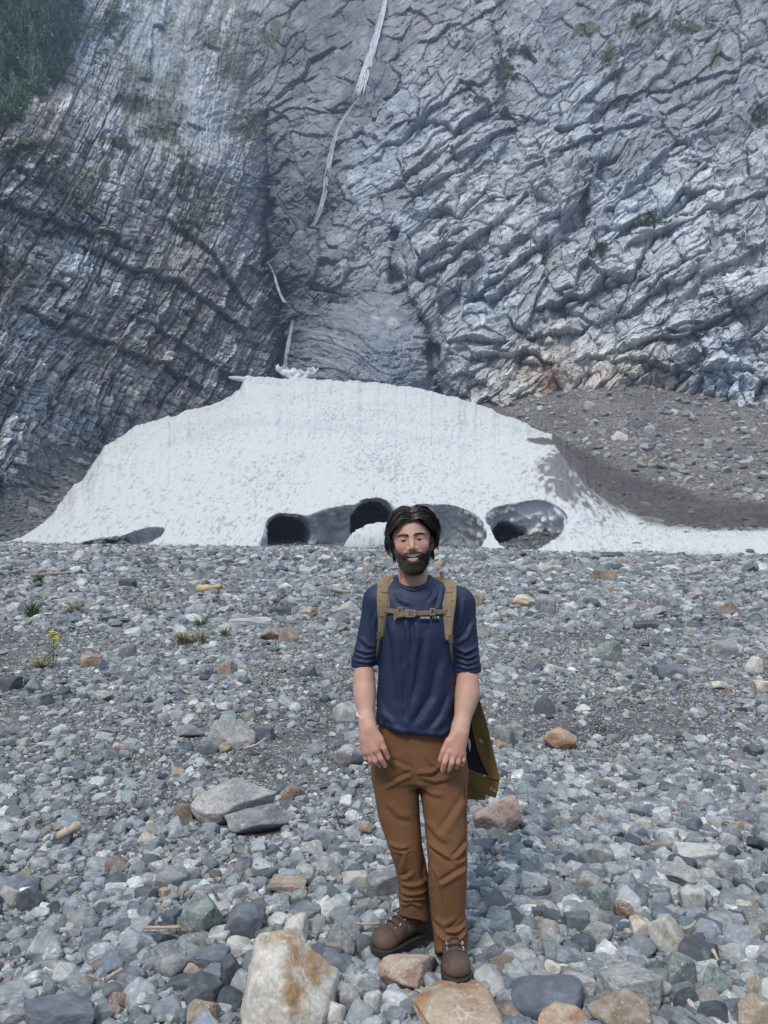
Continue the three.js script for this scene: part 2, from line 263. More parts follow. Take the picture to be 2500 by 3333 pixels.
    // wall coordinates in metres
    const D = Dm[j * CN + i], X = (u - 1250) / FOC * 175, Y = (1740 - v) / FOC * 175;
    const wx = X + 2.2 * f2(X * .03, Y * .03, 2, 51) + .22 * f2(X * .3, Y * .3, 2, 53), wy = Y + 2.2 * f2(X * .03, Y * .03, 2, 57) + .22 * f2(X * .3, Y * .3, 2, 59);
    const gx = pw(GULLY.map(p => p[1]), GULLY.map(p => p[0]), v);
    const sf = sstep(700, 350, v) * 110, wL = sstep(gx + 20 + sf, gx - 40 - sf, u + 18 * n2(Y * .2, 3, 5));        // left wall
    const wB = Math.max(0, 1 - Math.max(0, Math.hypot((u - 1185 + 50 * n2(Y * .09, 4, 7)) / mix(250, 120, sstep(1100, 900, v)), (v - 1170 + 60 * n2(X * .09, 6, 7)) / 290) - .72) / .42) * (1 - wL); const WB = clamp(wB); // buttress
    const topL = wL * sstep(620, 380, v) * sstep(300, 480, u);                    // fluted bowl upper left
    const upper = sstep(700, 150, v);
    let disp = 0, tone = 1, crack = 0, white = 0;
    const wR = clamp(1 - wL - WB);
    if (wR > 0) {
      const m1 = .5 + .5 * f2(X * .03, Y * .03, 2, 61), sA = wx * .7986 + wy * .6018, pA = wy * .7986 - wx * .6018;
      const fx = sA + .9 * n2(sA * .2, pA * .3, 33), fy = pA + .7 * n2(sA * .25, pA * .3, 34);
      let s = 4.4 * facets(fx / 14, fy / 7.5, 401); const t1 = FC.id, e1 = FC.e * 6; s += 2.0 * facets(fx / 5.2, fy / 3, 411); const t2 = FC.id, e2 = FC.e * 2.6; s += .7 * facets(fx / 1.9, fy / 1.2, 421); const t3 = FC.id;
      tone *= mix(1, (.9 + .2 * t2) * (.9 + .2 * t3), wR); crack = Math.max(crack, sstep(.22, .02, e2) * .5 * (t2 > .4 ? 1 : 0)); s -= .4 * sstep(.25, .02, e2);
      B37(wx, wy, 3.0, 10, 73, O2); s += .5 * O2.h;
      B64(wx, wy, 2.2, 4.5, 77, O3); s += .4 * O3.h * m1;
      for (const [T, Lg, am, sd] of SHING) { const q = pA / T + .9 * n2(sA / Lg, pA / (2 * T), sd) + .32 * n2(sA / Lg * 3.3, pA / T * 1.3, sd + 1), f = q - Math.floor(q), k = sstep(-.15, .6, n2(sA / Lg * .9, pA / T * .6, sd + 2)); s += am * k * (Math.pow(1 - f, 1.4) - .4); if (T > 2) crack = Math.max(crack, k * sstep(.86, .99, f) * .3); }
      s += .7 * m1 * r2(sA * .14, pA * .3, 4, 81) + .22 * r2(sA * .5, pA * 1.1, 3, 82) + .14 * f2(X * 1.5, Y * 1.5, 3, 83);
      for (const [P, am, top, bot] of LEDGES) { const [d, sd, t] = pline(P, u + 10 * n2(X * .25, Y * .25, 7), v + 10 * n2(X * .25, Y * .25, 8)); if (d > 230) continue; const en = sstep(0, .12, t) * sstep(1, .88, t); const em = en * am * (.25 + .32 * (1 + n2(u * .012, v * .012, 5))) ; s += em * (sd < 0 ? Math.exp(-d / top) : -.5 * Math.exp(-d / bot)); if (sd > 0) crack = Math.max(crack, en * .75 * Math.exp(-d / 8) * clamp(am / 3) * .8); }
      crack = Math.max(crack, sstep(.5, .05, e1) * .6 * sstep(.3, .6, t1)); s -= .8 * sstep(.6, .0, e1) * sstep(.3, .6, t1);
      const grain = .20 * n2(sA * .55, pA * 3.2, 201) + .17 * n2(sA * 1.3, pA * 5.5, 202) + .12 * n2(X * 3, Y * 3, 203), stain = .30 * sstep(.2, .8, n2(sA * .1, pA * .55, 204) + .4 * n2(sA * .4, pA * 2, 205));
      tone *= mix(1, (1 + grain) * (1 - stain), wR);
      disp += wR * s * mix(1.1, .8, upper);
      tone *= mix(1, (.88 + .24 * t1) * (.9 + .2 * O2.id), wR);
    }
    if (WB > 0) { // thin folded layers
      const fold = 3.4 * Math.sin(X * .13 + 1.2) + 2 * f2(X * .09, Y * .09, 2, 91) + .10 * X;
      const L = Y + fold + .02 * X * X * .3; const b1 = Math.floor(L / 2.3), b3 = Math.floor(L / .75), b2 = Math.floor(L / .32 + .5 * n2(X * .3, Y * .3, 3));
      let s = .8 * (h2(b1, 1, 5) - .5) + .5 * (h2(b3, Math.floor(X * .12 + h2(b3, 2, 2) * 3), 6) - .5) + .22 * (h2(b2, Math.floor(X * .3), 8) - .5) + .8 * r2(X * .12, Y * .15, 4, 93) + .3 * f2(X * .9, Y * .9, 3, 95);
      s = s * .7 + .9 * facets(wx / 4.5 + .3 * n2(X * .4, Y * .4, 3), wy / 2.4, 431) + .4 * facets(wx / 1.6, wy / .9, 441); disp += WB * s; tone *= mix(1, .44 + .14 * h2(b2, 4, 4) + .12 * h2(b3, 4, 9), WB); if (h2(b2, 9, 1) > .88 && n2(X * .15, L * .3, 77) > -.1) white = WB * .5;
    }
    if (wL > 0) {
      const bow = wL * topL; // beds: steep to the right, joints falling to the right
      const bend = .25 * n2(X * .02, Y * .02, 63) + .0;
      const lx = wx, ly = wy + bend * 3;
      const m2 = .5 + .5 * f2(X * .04 + 3, Y * .04, 2, 67);
      const cB = .438, sBn = .899, al = lx * cB + ly * sBn, ac = ly * cB - lx * sBn; // along and across the beds
      B64(lx, ly, 4.6, 15, 171, O); let s = 2.0 * O.h, id1 = O.id, ee = O.e, row1 = O.row;
      B64(lx, ly, 1.5, 5, 173, O2); s += 1.25 * O2.h; const row2 = O2.row, id2 = O2.id;
      Bm28(lx, ly, 2.2, 5.5, 177, O3); s += (.6 * O3.h + .8 * (O3.fp - .4)) * (.15 + .95 * m2); ee = Math.min(ee, O3.e * 1.3);
      Bm28(lx, ly, .8, 1.8, 179, O3); s += (.5 * O3.h + .4 * (O3.fp - .4)) * sstep(.25, .75, m2) + .9 * facets(al / 5, ac / 1.9, 451) + .4 * facets(al / 1.9, ac / .8, 461);
      B64(lx, ly, .5, 2.4, 181, O3); s += .42 * O3.h; const row3 = O3.row;
      s += .9 * r2(al * .1, ac * .3, 4, 85) + .45 * r2(al * .4, ac * 1.2, 3, 86) + .25 * f2(X * 1.4, Y * 1.4, 2, 87);
      for (const [P, am, top, bot] of JOINTS) { const [d, sd, t] = pline(P, u + 8 * n2(X * .3, Y * .3, 7), v + 8 * n2(X * .3, Y * .3, 8)); if (d > 200) continue; const en = sstep(0, .12, t) * sstep(1, .88, t); s += .5 * en * am * (sd < 0 ? Math.exp(-d / top) : -.7 * Math.exp(-d / bot)); if (sd > 0) crack = Math.max(crack, en * .6 * wL * Math.exp(-d / 12)); }
      { const grain = .22 * n2(al * .5, ac * 3.4, 211) + .18 * n2(al * 1.2, ac * 6, 212) + .12 * n2(X * 3, Y * 3, 213), j2 = .14 * n2((X * .883 - Y * .469) * .6, (Y * .883 + X * .469) * 3, 214), stain = .34 * sstep(.2, .8, f2(X * .16, Y * .16, 3, 215)); tone *= mix(1, (1 + grain + j2) * (1 - stain) * (.86 + .3 * row3), wL); }
      let sB = 0; if (topL > 0) { B80(lx, ly, 3, 16, 191, O3); sB = 1.6 * O3.h; B5(wx, wy + 3 * n2(X * .08, 2, 4), .8, 4.5, 193, O3); sB += .7 * O3.h + .3 * (O3.fp - .5); B80(lx, ly, .8, 3, 195, O3); sB += .5 * O3.h; sB += .35 * f2(X, Y, 3, 89); }
      crack = Math.max(crack, wL * sstep(.3, .04, ee) * .8);
      s -= .8 * sstep(.35, 0, ee);
      disp += wL * mix(s, sB, topL);
      const low = sstep(650, 1150, v);
      tone *= mix(1, mix(.80, .86, low) * (.72 + .5 * row2) * (.85 + .3 * id1) * (.9 + .2 * id2), wL);
      if (row2 > .74 && low > 0) white = Math.max(white, wL * low * .62 * sstep(-.3, .5, n2(lx * .08, ly * .08, 5)) * (.6 + .4 * n2(al * .6, ac * 3, 9)));
    }
    // albedo
    const big = f2(X * .02, Y * .02, 3, 101), fine = f2(X * .8, Y * .8, 3, 103), warm = f2(X * .05, Y * .05, 3, 105);
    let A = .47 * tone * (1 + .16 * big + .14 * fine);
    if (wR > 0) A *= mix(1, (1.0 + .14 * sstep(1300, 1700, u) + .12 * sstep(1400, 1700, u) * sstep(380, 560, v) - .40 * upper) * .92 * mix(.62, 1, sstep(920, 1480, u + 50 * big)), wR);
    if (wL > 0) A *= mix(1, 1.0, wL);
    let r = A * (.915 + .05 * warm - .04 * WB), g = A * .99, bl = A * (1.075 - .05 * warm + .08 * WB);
    if (wL > 0) { const br = wL * sstep(-.1, .6, f2(X * .06 + 9, Y * .06, 3, 111)) * .5; r *= 1 + .10 * br; g *= 1 - .06 * br; bl *= 1 - .22 * br; A *= 1 - .3 * br; }
    { const k2 = white; r = mix(r, .5, k2); g = mix(g, .5, k2); bl = mix(bl, .48, k2); }
    const dk = crack * .62; r = mix(r, .05, dk); g = mix(g, .052, dk); bl = mix(bl, .045, dk);
    // wet gully and water-darkened rock
    const gorge = sstep(1180, 1020, u + 60 * n2(Y * .05, 1, 2)) * sstep(860, 900, u) * sstep(420, 520, v) * sstep(1080, 960, v); const wet = clamp(.8 * gorge + .75 * Math.exp(-pline(GULLY, u, v)[0] / 60) * sstep(380, 620, v) + .45 * gauss(pline(FALLS, u, v)[0], 45) + .8 * gauss(u - 760, 60) * gauss(v - 1290, 70)) * (.75 + .25 * fine);
    r = mix(r, .068, wet * .8); g = mix(g, .082, wet * .8); bl = mix(bl, .108, wet * .8);
    // pale wet slabs in the bowl and under the upper fall
    const pale = clamp(.8 * gauss(u - 590 - (v - 300) * .15, 95) * gauss(v - 290, 160) + .5 * gauss(u - 1180 + (v - 200) * .4, 60) * gauss(v - 170, 170)) * (.5 + .7 * n2(X * .6, Y * .12, 3));
    r = mix(r, .36, clamp(pale)); g = mix(g, .40, clamp(pale)); bl = mix(bl, .47, clamp(pale));
    // tan and rust at the foot of the right wall
    if (u > 1400 && v > 1000) { const t = sstep(1020, 1280, v) * sstep(1420, 1700, u) * (.5 + .6 * warm), ru = sstep(.55, .9, warm + .5 * n2(X * .3, Y * .3, 6)) * sstep(1130, 1250, v); r = mix(r, r * 1.18, t); bl = mix(bl, bl * .8, t); r = mix(r, .30, ru * .7); g = mix(g, .17, ru * .7); bl = mix(bl, .09, ru * .7); }
    // red-brown faces beside the gully
    { const t = gauss(u - 890, 34) * gauss(v - 960, 45) + .6 * gauss(u - 1060, 40) * gauss(v - 590, 60); r = mix(r, .2, t * .5); g = mix(g, .14, t * .5); bl = mix(bl, .12, t * .5); }
    // moss and scrub on ledges and in cracks
    let ms = 0; for (const q of greens) { const X2 = (u - q[0]) / q[2], Y2 = (v - q[1]) / q[3], m = X2 * X2 + Y2 * Y2; if (m < 4) ms = Math.max(ms, Math.exp(-m)); }
    const mossy = sstep(.25, .75, ms * .9 + .5 * f2(X * .5, Y * .5, 3, 121)) * (ms > .05 ? 1 : 0);
    const lich = wL * sstep(.25, .8, f2(X * .07, Y * .1, 4, 131) + .3 * fine) * .72 * sstep(1250, 800, v);
    const ledge = crack * sstep(.0, .5, f2(X * .06, Y * .06, 2, 141)) * .7;
    const M = clamp(Math.max(mossy * .85, lich, ledge));
    r = mix(r, .068, M); g = mix(g, .094, M); bl = mix(bl, .048, M);
    disp += mossy * .4;
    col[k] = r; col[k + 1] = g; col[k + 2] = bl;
    const q = disp; { const l = Math.hypot(base[k], base[k + 1] - EYE, base[k + 2]); nx = .55 * nx - .45 * base[k] / l; ny = .55 * ny - .45 * (base[k + 1] - EYE) / l; nz = .55 * nz - .45 * base[k + 2] / l; }
    pos[k] = base[k] + nx * q; pos[k + 1] = base[k + 1] + ny * q; pos[k + 2] = base[k + 2] + nz * q;
  }
  const idx = new Uint32Array((CN - 1) * (CM - 1) * 6); let n = 0;
  for (let j = 0; j < CM - 1; j++) for (let i = 0; i < CN - 1; i++) { const a = j * CN + i, b = a + CN; idx[n++] = a; idx[n++] = b; idx[n++] = a + 1; idx[n++] = a + 1; idx[n++] = b; idx[n++] = b + 1; }
  cliffPos = pos; cliffCol = col;
  const cl = mesh('cliff', geo(pos, idx, col), vcol(.86, { flatShading: true }));
  cl.userData.kind = 'structure'; cl.userData.label = 'towering grey rock wall with steep beds and diagonal ledges';
}
buildCliff();
// a point on the cliff face in the direction (u, v), pulled 'off' metres towards the valley
function onCliff(u, v, off = 0) {
  const i = clamp(Math.round(CI + (u - CU0) / (CU1 - CU0) * (CN - 1 - 2 * CI)), CI, CN - 1 - CI), j = clamp(Math.round((v - CV0) / (CV1 - CV0) * (CM - 1)), 0, CM - 1), k = (j * CN + i) * 3;
  const x = cliffPos[k], y = cliffPos[k + 1], z = cliffPos[k + 2], l = Math.hypot(x, z); return [x - x / l * off, y + off * .25, z - z / l * off];
}
// ------------------------------------------------------------------ snowfield with melt caves
const CR_U = [-80, 60, 100, 150, 220, 240, 265, 320, 336, 440, 560, 680, 752, 764, 780, 795, 900, 1000, 1250, 1330, 1400, 1500, 1620, 1700, 1800, 1850, 1900, 1950, 2050, 2150, 2300, 2500, 2700];
const CR_V = [1771, 1750, 1728, 1686, 1602, 1576, 1560, 1472, 1450, 1386, 1350, 1319, 1290, 1272, 1262, 1224, 1228, 1234, 1246, 1256, 1270, 1299, 1344, 1374, 1410, 1440, 1508, 1586, 1656, 1690, 1704, 1706, 1704];
const CD_U = [-80, 70, 220, 440, 750, 1000, 1250, 1500, 1830, 2000, 2150, 2500, 2700], CD_D = [94, 97, 118, 138, 158, 164, 160, 150, 120, 103, 92, 84, 80];
function snowH(u, D) {
  const d0 = snowD0(u), y0 = snowY0(u), d1 = Math.max(pws(CD_U, CD_D, u), d0 + 4), cv = pw(CR_U, CR_V, u) + 3 * n2(u * .05, 1, 3) + 2 * n2(u * .17, 2, 3), e1 = ray(u, cv)[1], e0 = (y0 + .15 - EYE) / d0;
  const t = (D - d0) / (d1 - d0); const cS = u > 640 && u < 900 ? mix(1325, 1228, (u - 640) / 260 * (1.35 - .35 * (u - 640) / 260)) : cv, e1b = mix(ray(u, cS)[1], e1, sstep(.62, .97, t));
  if (t <= 0) return y0 + .15 - (d0 - D) * 1.2;
  if (t <= 1) { const s = mix(1 - Math.pow(1 - t, 2.7), t, .12); return EYE + mix(e0, e1b, s) * D; }
  return EYE + e1 * d1 - (D - d1) * .55;
}
const M = (u, v, D) => at(u, v, D);
function buildSnow() {
  const US = 4, U0 = -60, NU = 671;
  const ys = []; for (let y = -1; y < 9; y += .17) ys.push(y); for (let y = 9, s = .17; y < 48; y += s) { ys.push(y); s = Math.min(.34, s * 1.05); }
  const ds = []; for (let d = 60, s = .2; d < 186; d += s) { ds.push(d); if (d > 98) s = Math.min(.5, s * 1.02); else s = d < 70 ? .3 : .2; }
  const NY = ys.length, ND = ds.length, F = new Float32Array(NU * NY * ND);
  const px = 82 / FOC, E = [];
  const cave = (u, v, D, rx, ry, rz, k, tilt = 0) => E.push({ c: M(u, v, D), r: [rx, ry, rz], k, ca: Math.cos(tilt), sa: Math.sin(tilt) });
  cave(1120, 1765, 85, 6.7, 5.5, 8, .4);          // wide hollow in front of the two left tunnels
  cave(1212, 1720, 85, 3.3, 4.4, 8, .4);
  cave(975, 1765, 85, 4.4, 3.7, 6.5, .5);
  cave(1460, 1785, 84.5, 4.7, 6.0, 7, .3, .30);     // shallow scalloped hollow
  cave(1385, 1720, 85, 2.9, 3.7, 6, .4);
  cave(1722, 1755, 82, 4.2, 5.4, 6.4, .12);          // broken mouth at the right
  cave(1655, 1690, 83.5, 2.4, 2.7, 4.6, .12);
  cave(446, 1752, 88.5, 3.2, 1.25, 4.0, .1, .34);     // slit at the left
  cave(330, 1775, 89, 3.6, .75, 4, .1, .1);
  const tun = [[M(950, 1740, 86), [-17, 2.2, -112], 2.95, 2.45, .5], [[-17, 2.2, -112], [-20, 3, -150], 3.2, 3.2, .5], [M(1214, 1706, 86), [-2.2, 3, -112], 3.0, 3.2, .5], [[-2.2, 3, -112], [-6, 4, -150], 3.4, 3.4, .5], [M(1685, 1745, 83), [13.5, 1.2, -112], 2.5, 1.9, .15]];
  const mound = (x, y, z) => Math.min(ell(x, y, z, M(1262, 1800, 78.5), [4.9, 3.25, 2.4]), 9);
  const LIP = [M(748, 1229, 158), M(812, 1236, 158)];
  for (let k = 0; k < ND; k++) for (let j = 0; j < NY; j++) { const o = (j + k * NY) * NU; for (let i = 0; i < NU; i++) F[o + i] = 1; }
  for (let k = 0; k < ND; k++) { const D = ds[k]; for (let i = 0; i < NU; i++) {
    const u = U0 + i * US, x = (u - 1250) / FOC * D * Math.hypot(1, 0), z = -D, h = snowH(u, D), cavey = D < 155 && u > 250 && u < 1900;
    for (let j = 0; j < NY; j++) {
      const y = ys[j]; let f = (y - h) * .8;
      if (y < h + 1.5 && cavey) {
        if (f > -14 && D < 155) {
          for (const e of E) { if (Math.abs(z - e.c[2]) > e.r[2] + 2 || Math.abs(x - e.c[0]) > Math.max(e.r[0], e.r[1]) + 2) continue; const X = x - e.c[0], Y = y - e.c[1]; const g = ell(X * e.ca + Y * e.sa, -X * e.sa + Y * e.ca, z - e.c[2], [0, 0, 0], e.r) + .16 * n3(x * .7, y * .45, z * .7, 7); f = smax(f, -g, e.k); }
          for (const t of tun) { if (z > t[0][2] + 3.5 || z < t[1][2] - 4) continue; const g = caps(x, y * t[2] / t[3] + (1 - t[2] / t[3]) * t[0][1], z, t[0], t[1], t[2], t[2]) + .2 * n3(x * .6, y * .6, z * .6, 8); f = smax(f, -g, t[4]); }
        }
      }
      if (D > 150 && D < 166 && u > 720 && u < 830 && y > 20) f = smin(f, caps(x, y, z, LIP[0], LIP[1], .5, .95), .8);
      if (D < 84 && u > 1050 && u < 1440) f = smin(f, mound(x, y, z), .5);
      F[i + (j + k * NY) * NU] = f;
    }
  } }
  // lip that overhangs the gap at the upper left
  const { pos, idx } = netsOf(F, NU, NY, ND, (i, j, k, o) => {
    const kk = Math.floor(k), D = mix(ds[kk], ds[Math.min(kk + 1, ND - 1)], k - kk), jj = Math.floor(j), y = mix(ys[jj], ys[Math.min(jj + 1, NY - 1)], j - jj); o.push((U0 + i * US - 1250) / FOC * D, y, -D);
  }, true);
  const g0 = geo(pos, idx), nr = g0.attributes.normal.array, n = pos.length / 3, col = new Float32Array(n * 3);
  const trench = [[500, 1470], [560, 1438], [640, 1404], [720, 1383], [800, 1374], [900, 1371], [1000, 1377], [1150, 1385], [1300, 1398], [1420, 1416], [1520, 1440]], stroke = [[1000, 1420], [985, 1490], [930, 1540], [870, 1580]];
  for (let p = 0; p < n; p++) {
    const k = p * 3, x = pos[k], y = pos[k + 1], z = pos[k + 2], D = -z, u = 1250 + x / D * FOC, v = 1740 - (y - EYE) / D * FOC;
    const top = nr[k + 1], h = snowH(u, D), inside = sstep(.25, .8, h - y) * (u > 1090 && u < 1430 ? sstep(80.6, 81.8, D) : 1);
    // sun cups, drawn out down the slope
    const wx = x + .4 * n2(x * .5, z * .5, 3), wz = z * .8 + .4 * n2(x * .5, z * .5, 4);
    const sc = 1.15 - .35 * sstep(90, 150, D);
    const cup = Math.abs(n2(wx * 1.5 * sc + wz * .4, wz * .75 * sc, 11)) * .6 + Math.abs(n2(wx * 3.1 * sc, wz * 1.5 * sc, 12)) * .4;
    const big = f2(x * .09, z * .09, 3, 13);
    let d = (1 - inside) * ((.5 - cup) * -.30 + .35 * big);
    const scal = Math.abs(n3(x * 1.3, y * .7, z * 1.3, 15)) + .5 * Math.abs(n3(x * 2.6, y * 1.4, z * 2.6, 16));
    d += inside * (.35 - scal) * -.36;
    const chunk = u > 1560 && u < 1860 ? inside : 0;
    d += chunk * .55 * f3(x * .8, y * .8, z * .8, 3, 17);
    const tr = pline(trench, u, v), te = gauss(tr[0], 11) * (1 - inside) * sstep(0, .15, tr[2]) * sstep(1, .8, tr[2]);
    d -= te * .5;
    if (D < 60.5 || D > 185) d = 0;
    // colour: white granular snow, grey dirt specks in the cup bottoms, dirty ice inside with cave shade painted in by depth, paler at the right mouth
    const hi = n2(x * 5.6 + z, z * 2.8, 23) * .75 + n2(x * 2.6, z * 1.5, 24) * .4 + .25 * f2(x * .12, z * .12, 2, 29);
    const dens = .5 + .35 * f2(u * .006, v * .012, 3, 31) + .5 * sstep(40, 0, pline(stroke, u, v)[0]) * .5;
    let speck = sstep(.42 - .25 * dens, .82 - .2 * dens, hi + (cup < .14 ? .35 : 0)) * .7;
    let a = [.56, .592, .598];
    a = a.map((c, q) => mix(c, [.27, .295, .335][q], speck));
    a = a.map((c, q) => mix(c, [.46, .505, .53][q], clamp(te) * .6));
    const caveShade = sstep(91, 99, D), ins = [.60, .65, .68].map(c => c * mix(1, .38, caveShade) * (.8 + .3 * n3(x * .9, y * .5, z * .9, 19))); const bright = [.86, .91, .94];  // cave shade put into the wall colour, darker the farther back
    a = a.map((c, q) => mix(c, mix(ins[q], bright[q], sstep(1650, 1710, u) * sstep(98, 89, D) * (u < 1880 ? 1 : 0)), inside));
    // debris spread over the right flank
    const e = pw([1560, 1640, 1700, 1760, 1800, 1850, 1900, 1960, 2020, 2100, 2180, 2300], [1250, 1330, 1378, 1408, 1436, 1530, 1588, 1640, 1668, 1700, 1716, 1722], u);
    let dirt = sstep(-6, 16, e - v) * (u > 1800 ? 1 : 0);
    const wedge = gauss((u - 1770) / 1, 90) * gauss(v - 1424 - (u - 1700) * .1, 14) * sstep(1640, 1760, u);
    const wash = sstep(1560, 1900, u) * sstep(1720, 1480, v) * .62 * sstep(1420, 1480, v) + gauss(u - 1880, 120) * gauss(v - 1620 - (u - 1880) * .55, 60) * .7 + .35 * gauss(u - 1840, 50) * gauss(v - 1500, 36);
    const nn = n2(x * 2.4 + z * .5, z * .9 - x * .4, 41) * .5 + .5 * f2(x * .5, z * .2, 3, 43);
    dirt = clamp(Math.max(dirt, sstep(.35, .65, wedge + .25 * nn), sstep(.42, .85, wash + .62 * nn) * .85));
    a = a.map((c, q) => mix(c, [.105, .10, .094][q] * (1 + .25 * nn), dirt * (1 - inside)));
    // grey foot where the snow meets the stones
    const foot = sstep(.5, .0, y - groundH(x, z)) * .5; a = a.map((c, q) => mix(c, [.3, .31, .32][q], foot));
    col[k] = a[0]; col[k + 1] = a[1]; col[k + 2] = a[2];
    pos[k] += nr[k] * d; pos[k + 1] += nr[k + 1] * d; pos[k + 2] += nr[k + 2] * d;
  }
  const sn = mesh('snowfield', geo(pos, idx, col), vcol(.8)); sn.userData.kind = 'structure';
}
buildSnow();
// ------------------------------------------------------------------ boulders
function icoDirs(detail) { // unit directions and faces of a subdivided icosahedron, vertices shared
  const g = new THREE.IcosahedronGeometry(1, detail), p = g.attributes.position.array, key = new Map(), v = [], idx = [];
  for (let i = 0; i < p.length; i += 3) { const s = Math.round(p[i] * 8191) + ',' + Math.round(p[i + 1] * 8191) + ',' + Math.round(p[i + 2] * 8191); let n = key.get(s); if (n === undefined) { n = v.length / 3; key.set(s, n); v.push(p[i], p[i + 1], p[i + 2]); } idx.push(n); }
  return { v, idx };
}
const icoCache = {};
const ico = d => icoCache[d] ??= icoDirs(d);
const ROCK_TONES = { // base, second colour, share of the second, speckle
  grey: [[.27, .285, .295], [.17, .18, .19], .5, .25], pale: [[.45, .455, .44], [.30, .30, .29], .4, .2], slate: [[.115, .135, .165], [.17, .19, .22], .35, .1], dark: [[.075, .085, .10], [.13, .145, .16], .3, .1],
  rust: [[.33, .19, .115], [.42, .33, .25], .6, .2], tan: [[.34, .285, .22], [.22, .18, .14], .5, .2], cream: [[.53, .51, .46], [.34, .22, .11], .30, .3], green: [[.22, .265, .25], [.13, .16, .16], .5, .15], redbrown: [[.16, .10, .08], [.25, .19, .16], .5, .2],
  pink: [[.42, .35, .29], [.28, .19, .15], .5, .3], granite: [[.25, .26, .26], [.36, .36, .35], .5, .45], brown: [[.23, .18, .135], [.31, .27, .22], .5, .2], white: [[.56, .55, .51], [.40, .35, .28], .35, .2]
};
const rockMat = vcol(.88);
// shapes: block (quarry block), slab (flat plate), round (worn), wedge (rises to an edge), lump (uneven)
function rockGeometry(seed, w, h, d, shape, tone, detail) {
  const R = rng(seed * 7919 + 13), { v, idx } = ico(detail), N = v.length / 3, pos = new Float32Array(N * 3), col = new Float32Array(N * 3);
  const pl = []; const add = (x, y, z, q) => { const l = Math.hypot(x, y, z); pl.push([x / l, y / l, z / l, q]); };
  const j = a => (R() - .5) * a;
  if (shape === 'round') for (let i = 0; i < 14; i++) add(j(2), j(2), j(2), .93 + R() * .12);
  else if (shape === 'lump') for (let i = 0; i < 15; i++) add(j(2), j(2) + .1, j(2), .74 + R() * .3);
  else if (shape === 'slope') { add(-.97, .2, .15, .80); add(-.12, .97, .22, .80); add(.62, .74, .25, .60); add(-.15, .25, .95, .74); add(.35, .2, .9, .76); add(.97, .0, .2, .93); add(0, .1, -1, .8); add(0, -1, 0, .8); add(-.6, .75, .3, .86); add(.2, .8, .6, .82); }
  else if (shape === 'wedge') { const s = R() < .5 ? -1 : 1; add(s * .75, .85, .3 + j(.3), .52); add(-s * .35, .9, -.3 + j(.4), .72); add(-s, .12, .25, .84); add(s, .1, .5, .86); add(.1, .1, 1, .78); add(0, 0, -1, .9); add(0, -1, 0, .8); for (let i = 0; i < 5; i++) add(j(2), j(1.2) + .2, j(2), .86 + R() * .12); }
  else { const f = shape === 'slab' ? .12 : .28; for (const [x, y, z] of [[1, 0, 0], [-1, 0, 0], [0, 1, 0], [0, -1, 0], [0, 0, 1], [0, 0, -1]]) add(x + j(f * 2), y + j(f * 1.6), z + j(f * 2), .74 + R() * .14); for (let i = 0; i < 7; i++) add(j(2), j(2) + .15, j(2), .86 + R() * .16); }
  const P = shape === 'round' ? 7 : shape === 'lump' ? 18 : 36, ya = shape === 'slope' ? 0 : R() * .9 - .45, c = Math.cos(ya), s = Math.sin(ya);
  const rough = shape === 'round' ? .02 : .055, ox = R() * 90, oy = R() * 90;
  const [A, B, share, spk] = ROCK_TONES[tone], m = Math.max(w, h, d), gr = .55 / Math.max(m, .05) * .35;
  let lo = [9, 9, 9], hi = [-9, -9, -9];
  for (let i = 0; i < N; i++) {
    const x = v[i * 3], y = v[i * 3 + 1], z = v[i * 3 + 2]; let q = 0;
    for (const p of pl) { const t = (p[0] * x + p[1] * y + p[2] * z) / p[3]; if (t > 0) q += Math.pow(t, P); }
    let r = Math.pow(q + 1e-6, -1 / P); r = Math.min(r, 1.35);
    r *= 1 + rough * f3(x * 1.9 + ox, y * 1.9, z * 1.9 + oy, 4, seed) + rough * .45 * (Math.abs(n3(x * 5 + oy, y * 5, z * 5, seed + 3)) - .4) + rough * .2 * n3(x * 14, y * 14, z * 14, seed + 9);
    const X = x * r, Y = y * r, Z = z * r; pos[i * 3] = X * c + Z * s; pos[i * 3 + 1] = Y; pos[i * 3 + 2] = -X * s + Z * c;
    for (let a = 0; a < 3; a++) { lo[a] = Math.min(lo[a], pos[i * 3 + a]); hi[a] = Math.max(hi[a], pos[i * 3 + a]); }
  }
  const sc = [w / (hi[0] - lo[0]), h / (hi[1] - lo[1]), d / (hi[2] - lo[2])];
  for (let i = 0; i < N; i++) {
    for (let a = 0; a < 3; a++) pos[i * 3 + a] = (pos[i * 3 + a] - (lo[a] + hi[a]) / 2) * sc[a];
    const x = v[i * 3], y = v[i * 3 + 1], z = v[i * 3 + 2];
    const f = 1.2 + m * 3;
    let k = sstep(1 - share - .3, 1 - share + .35, .5 + .75 * f3(x * 1.5 + ox, y * 1.9 + 3, z * 1.5, 4, seed + 21));
    const g = f3(x * f * 2.2, y * f * 2.2, z * f * 2.2, 3, seed + 31), sp = n3(x * f * 9 + ox, y * f * 9, z * f * 9, seed + 41), vein = Math.abs(f3(x * 2.2 + y, y * 2.2 - z * .6, z * 2.2 + ox, 3, seed + 51));
    for (let a = 0; a < 3; a++) { let t = mix(A[a], B[a], k) * (1 + .20 * g + spk * sp * .75); if (vein < .03 && spk > .12) t = mix(t, .6, .45); else if (vein > .05 && vein < .075) t *= .8; col[i * 3 + a] = Math.max(.03, t); }
  }
  return geo(pos, idx, col);
}
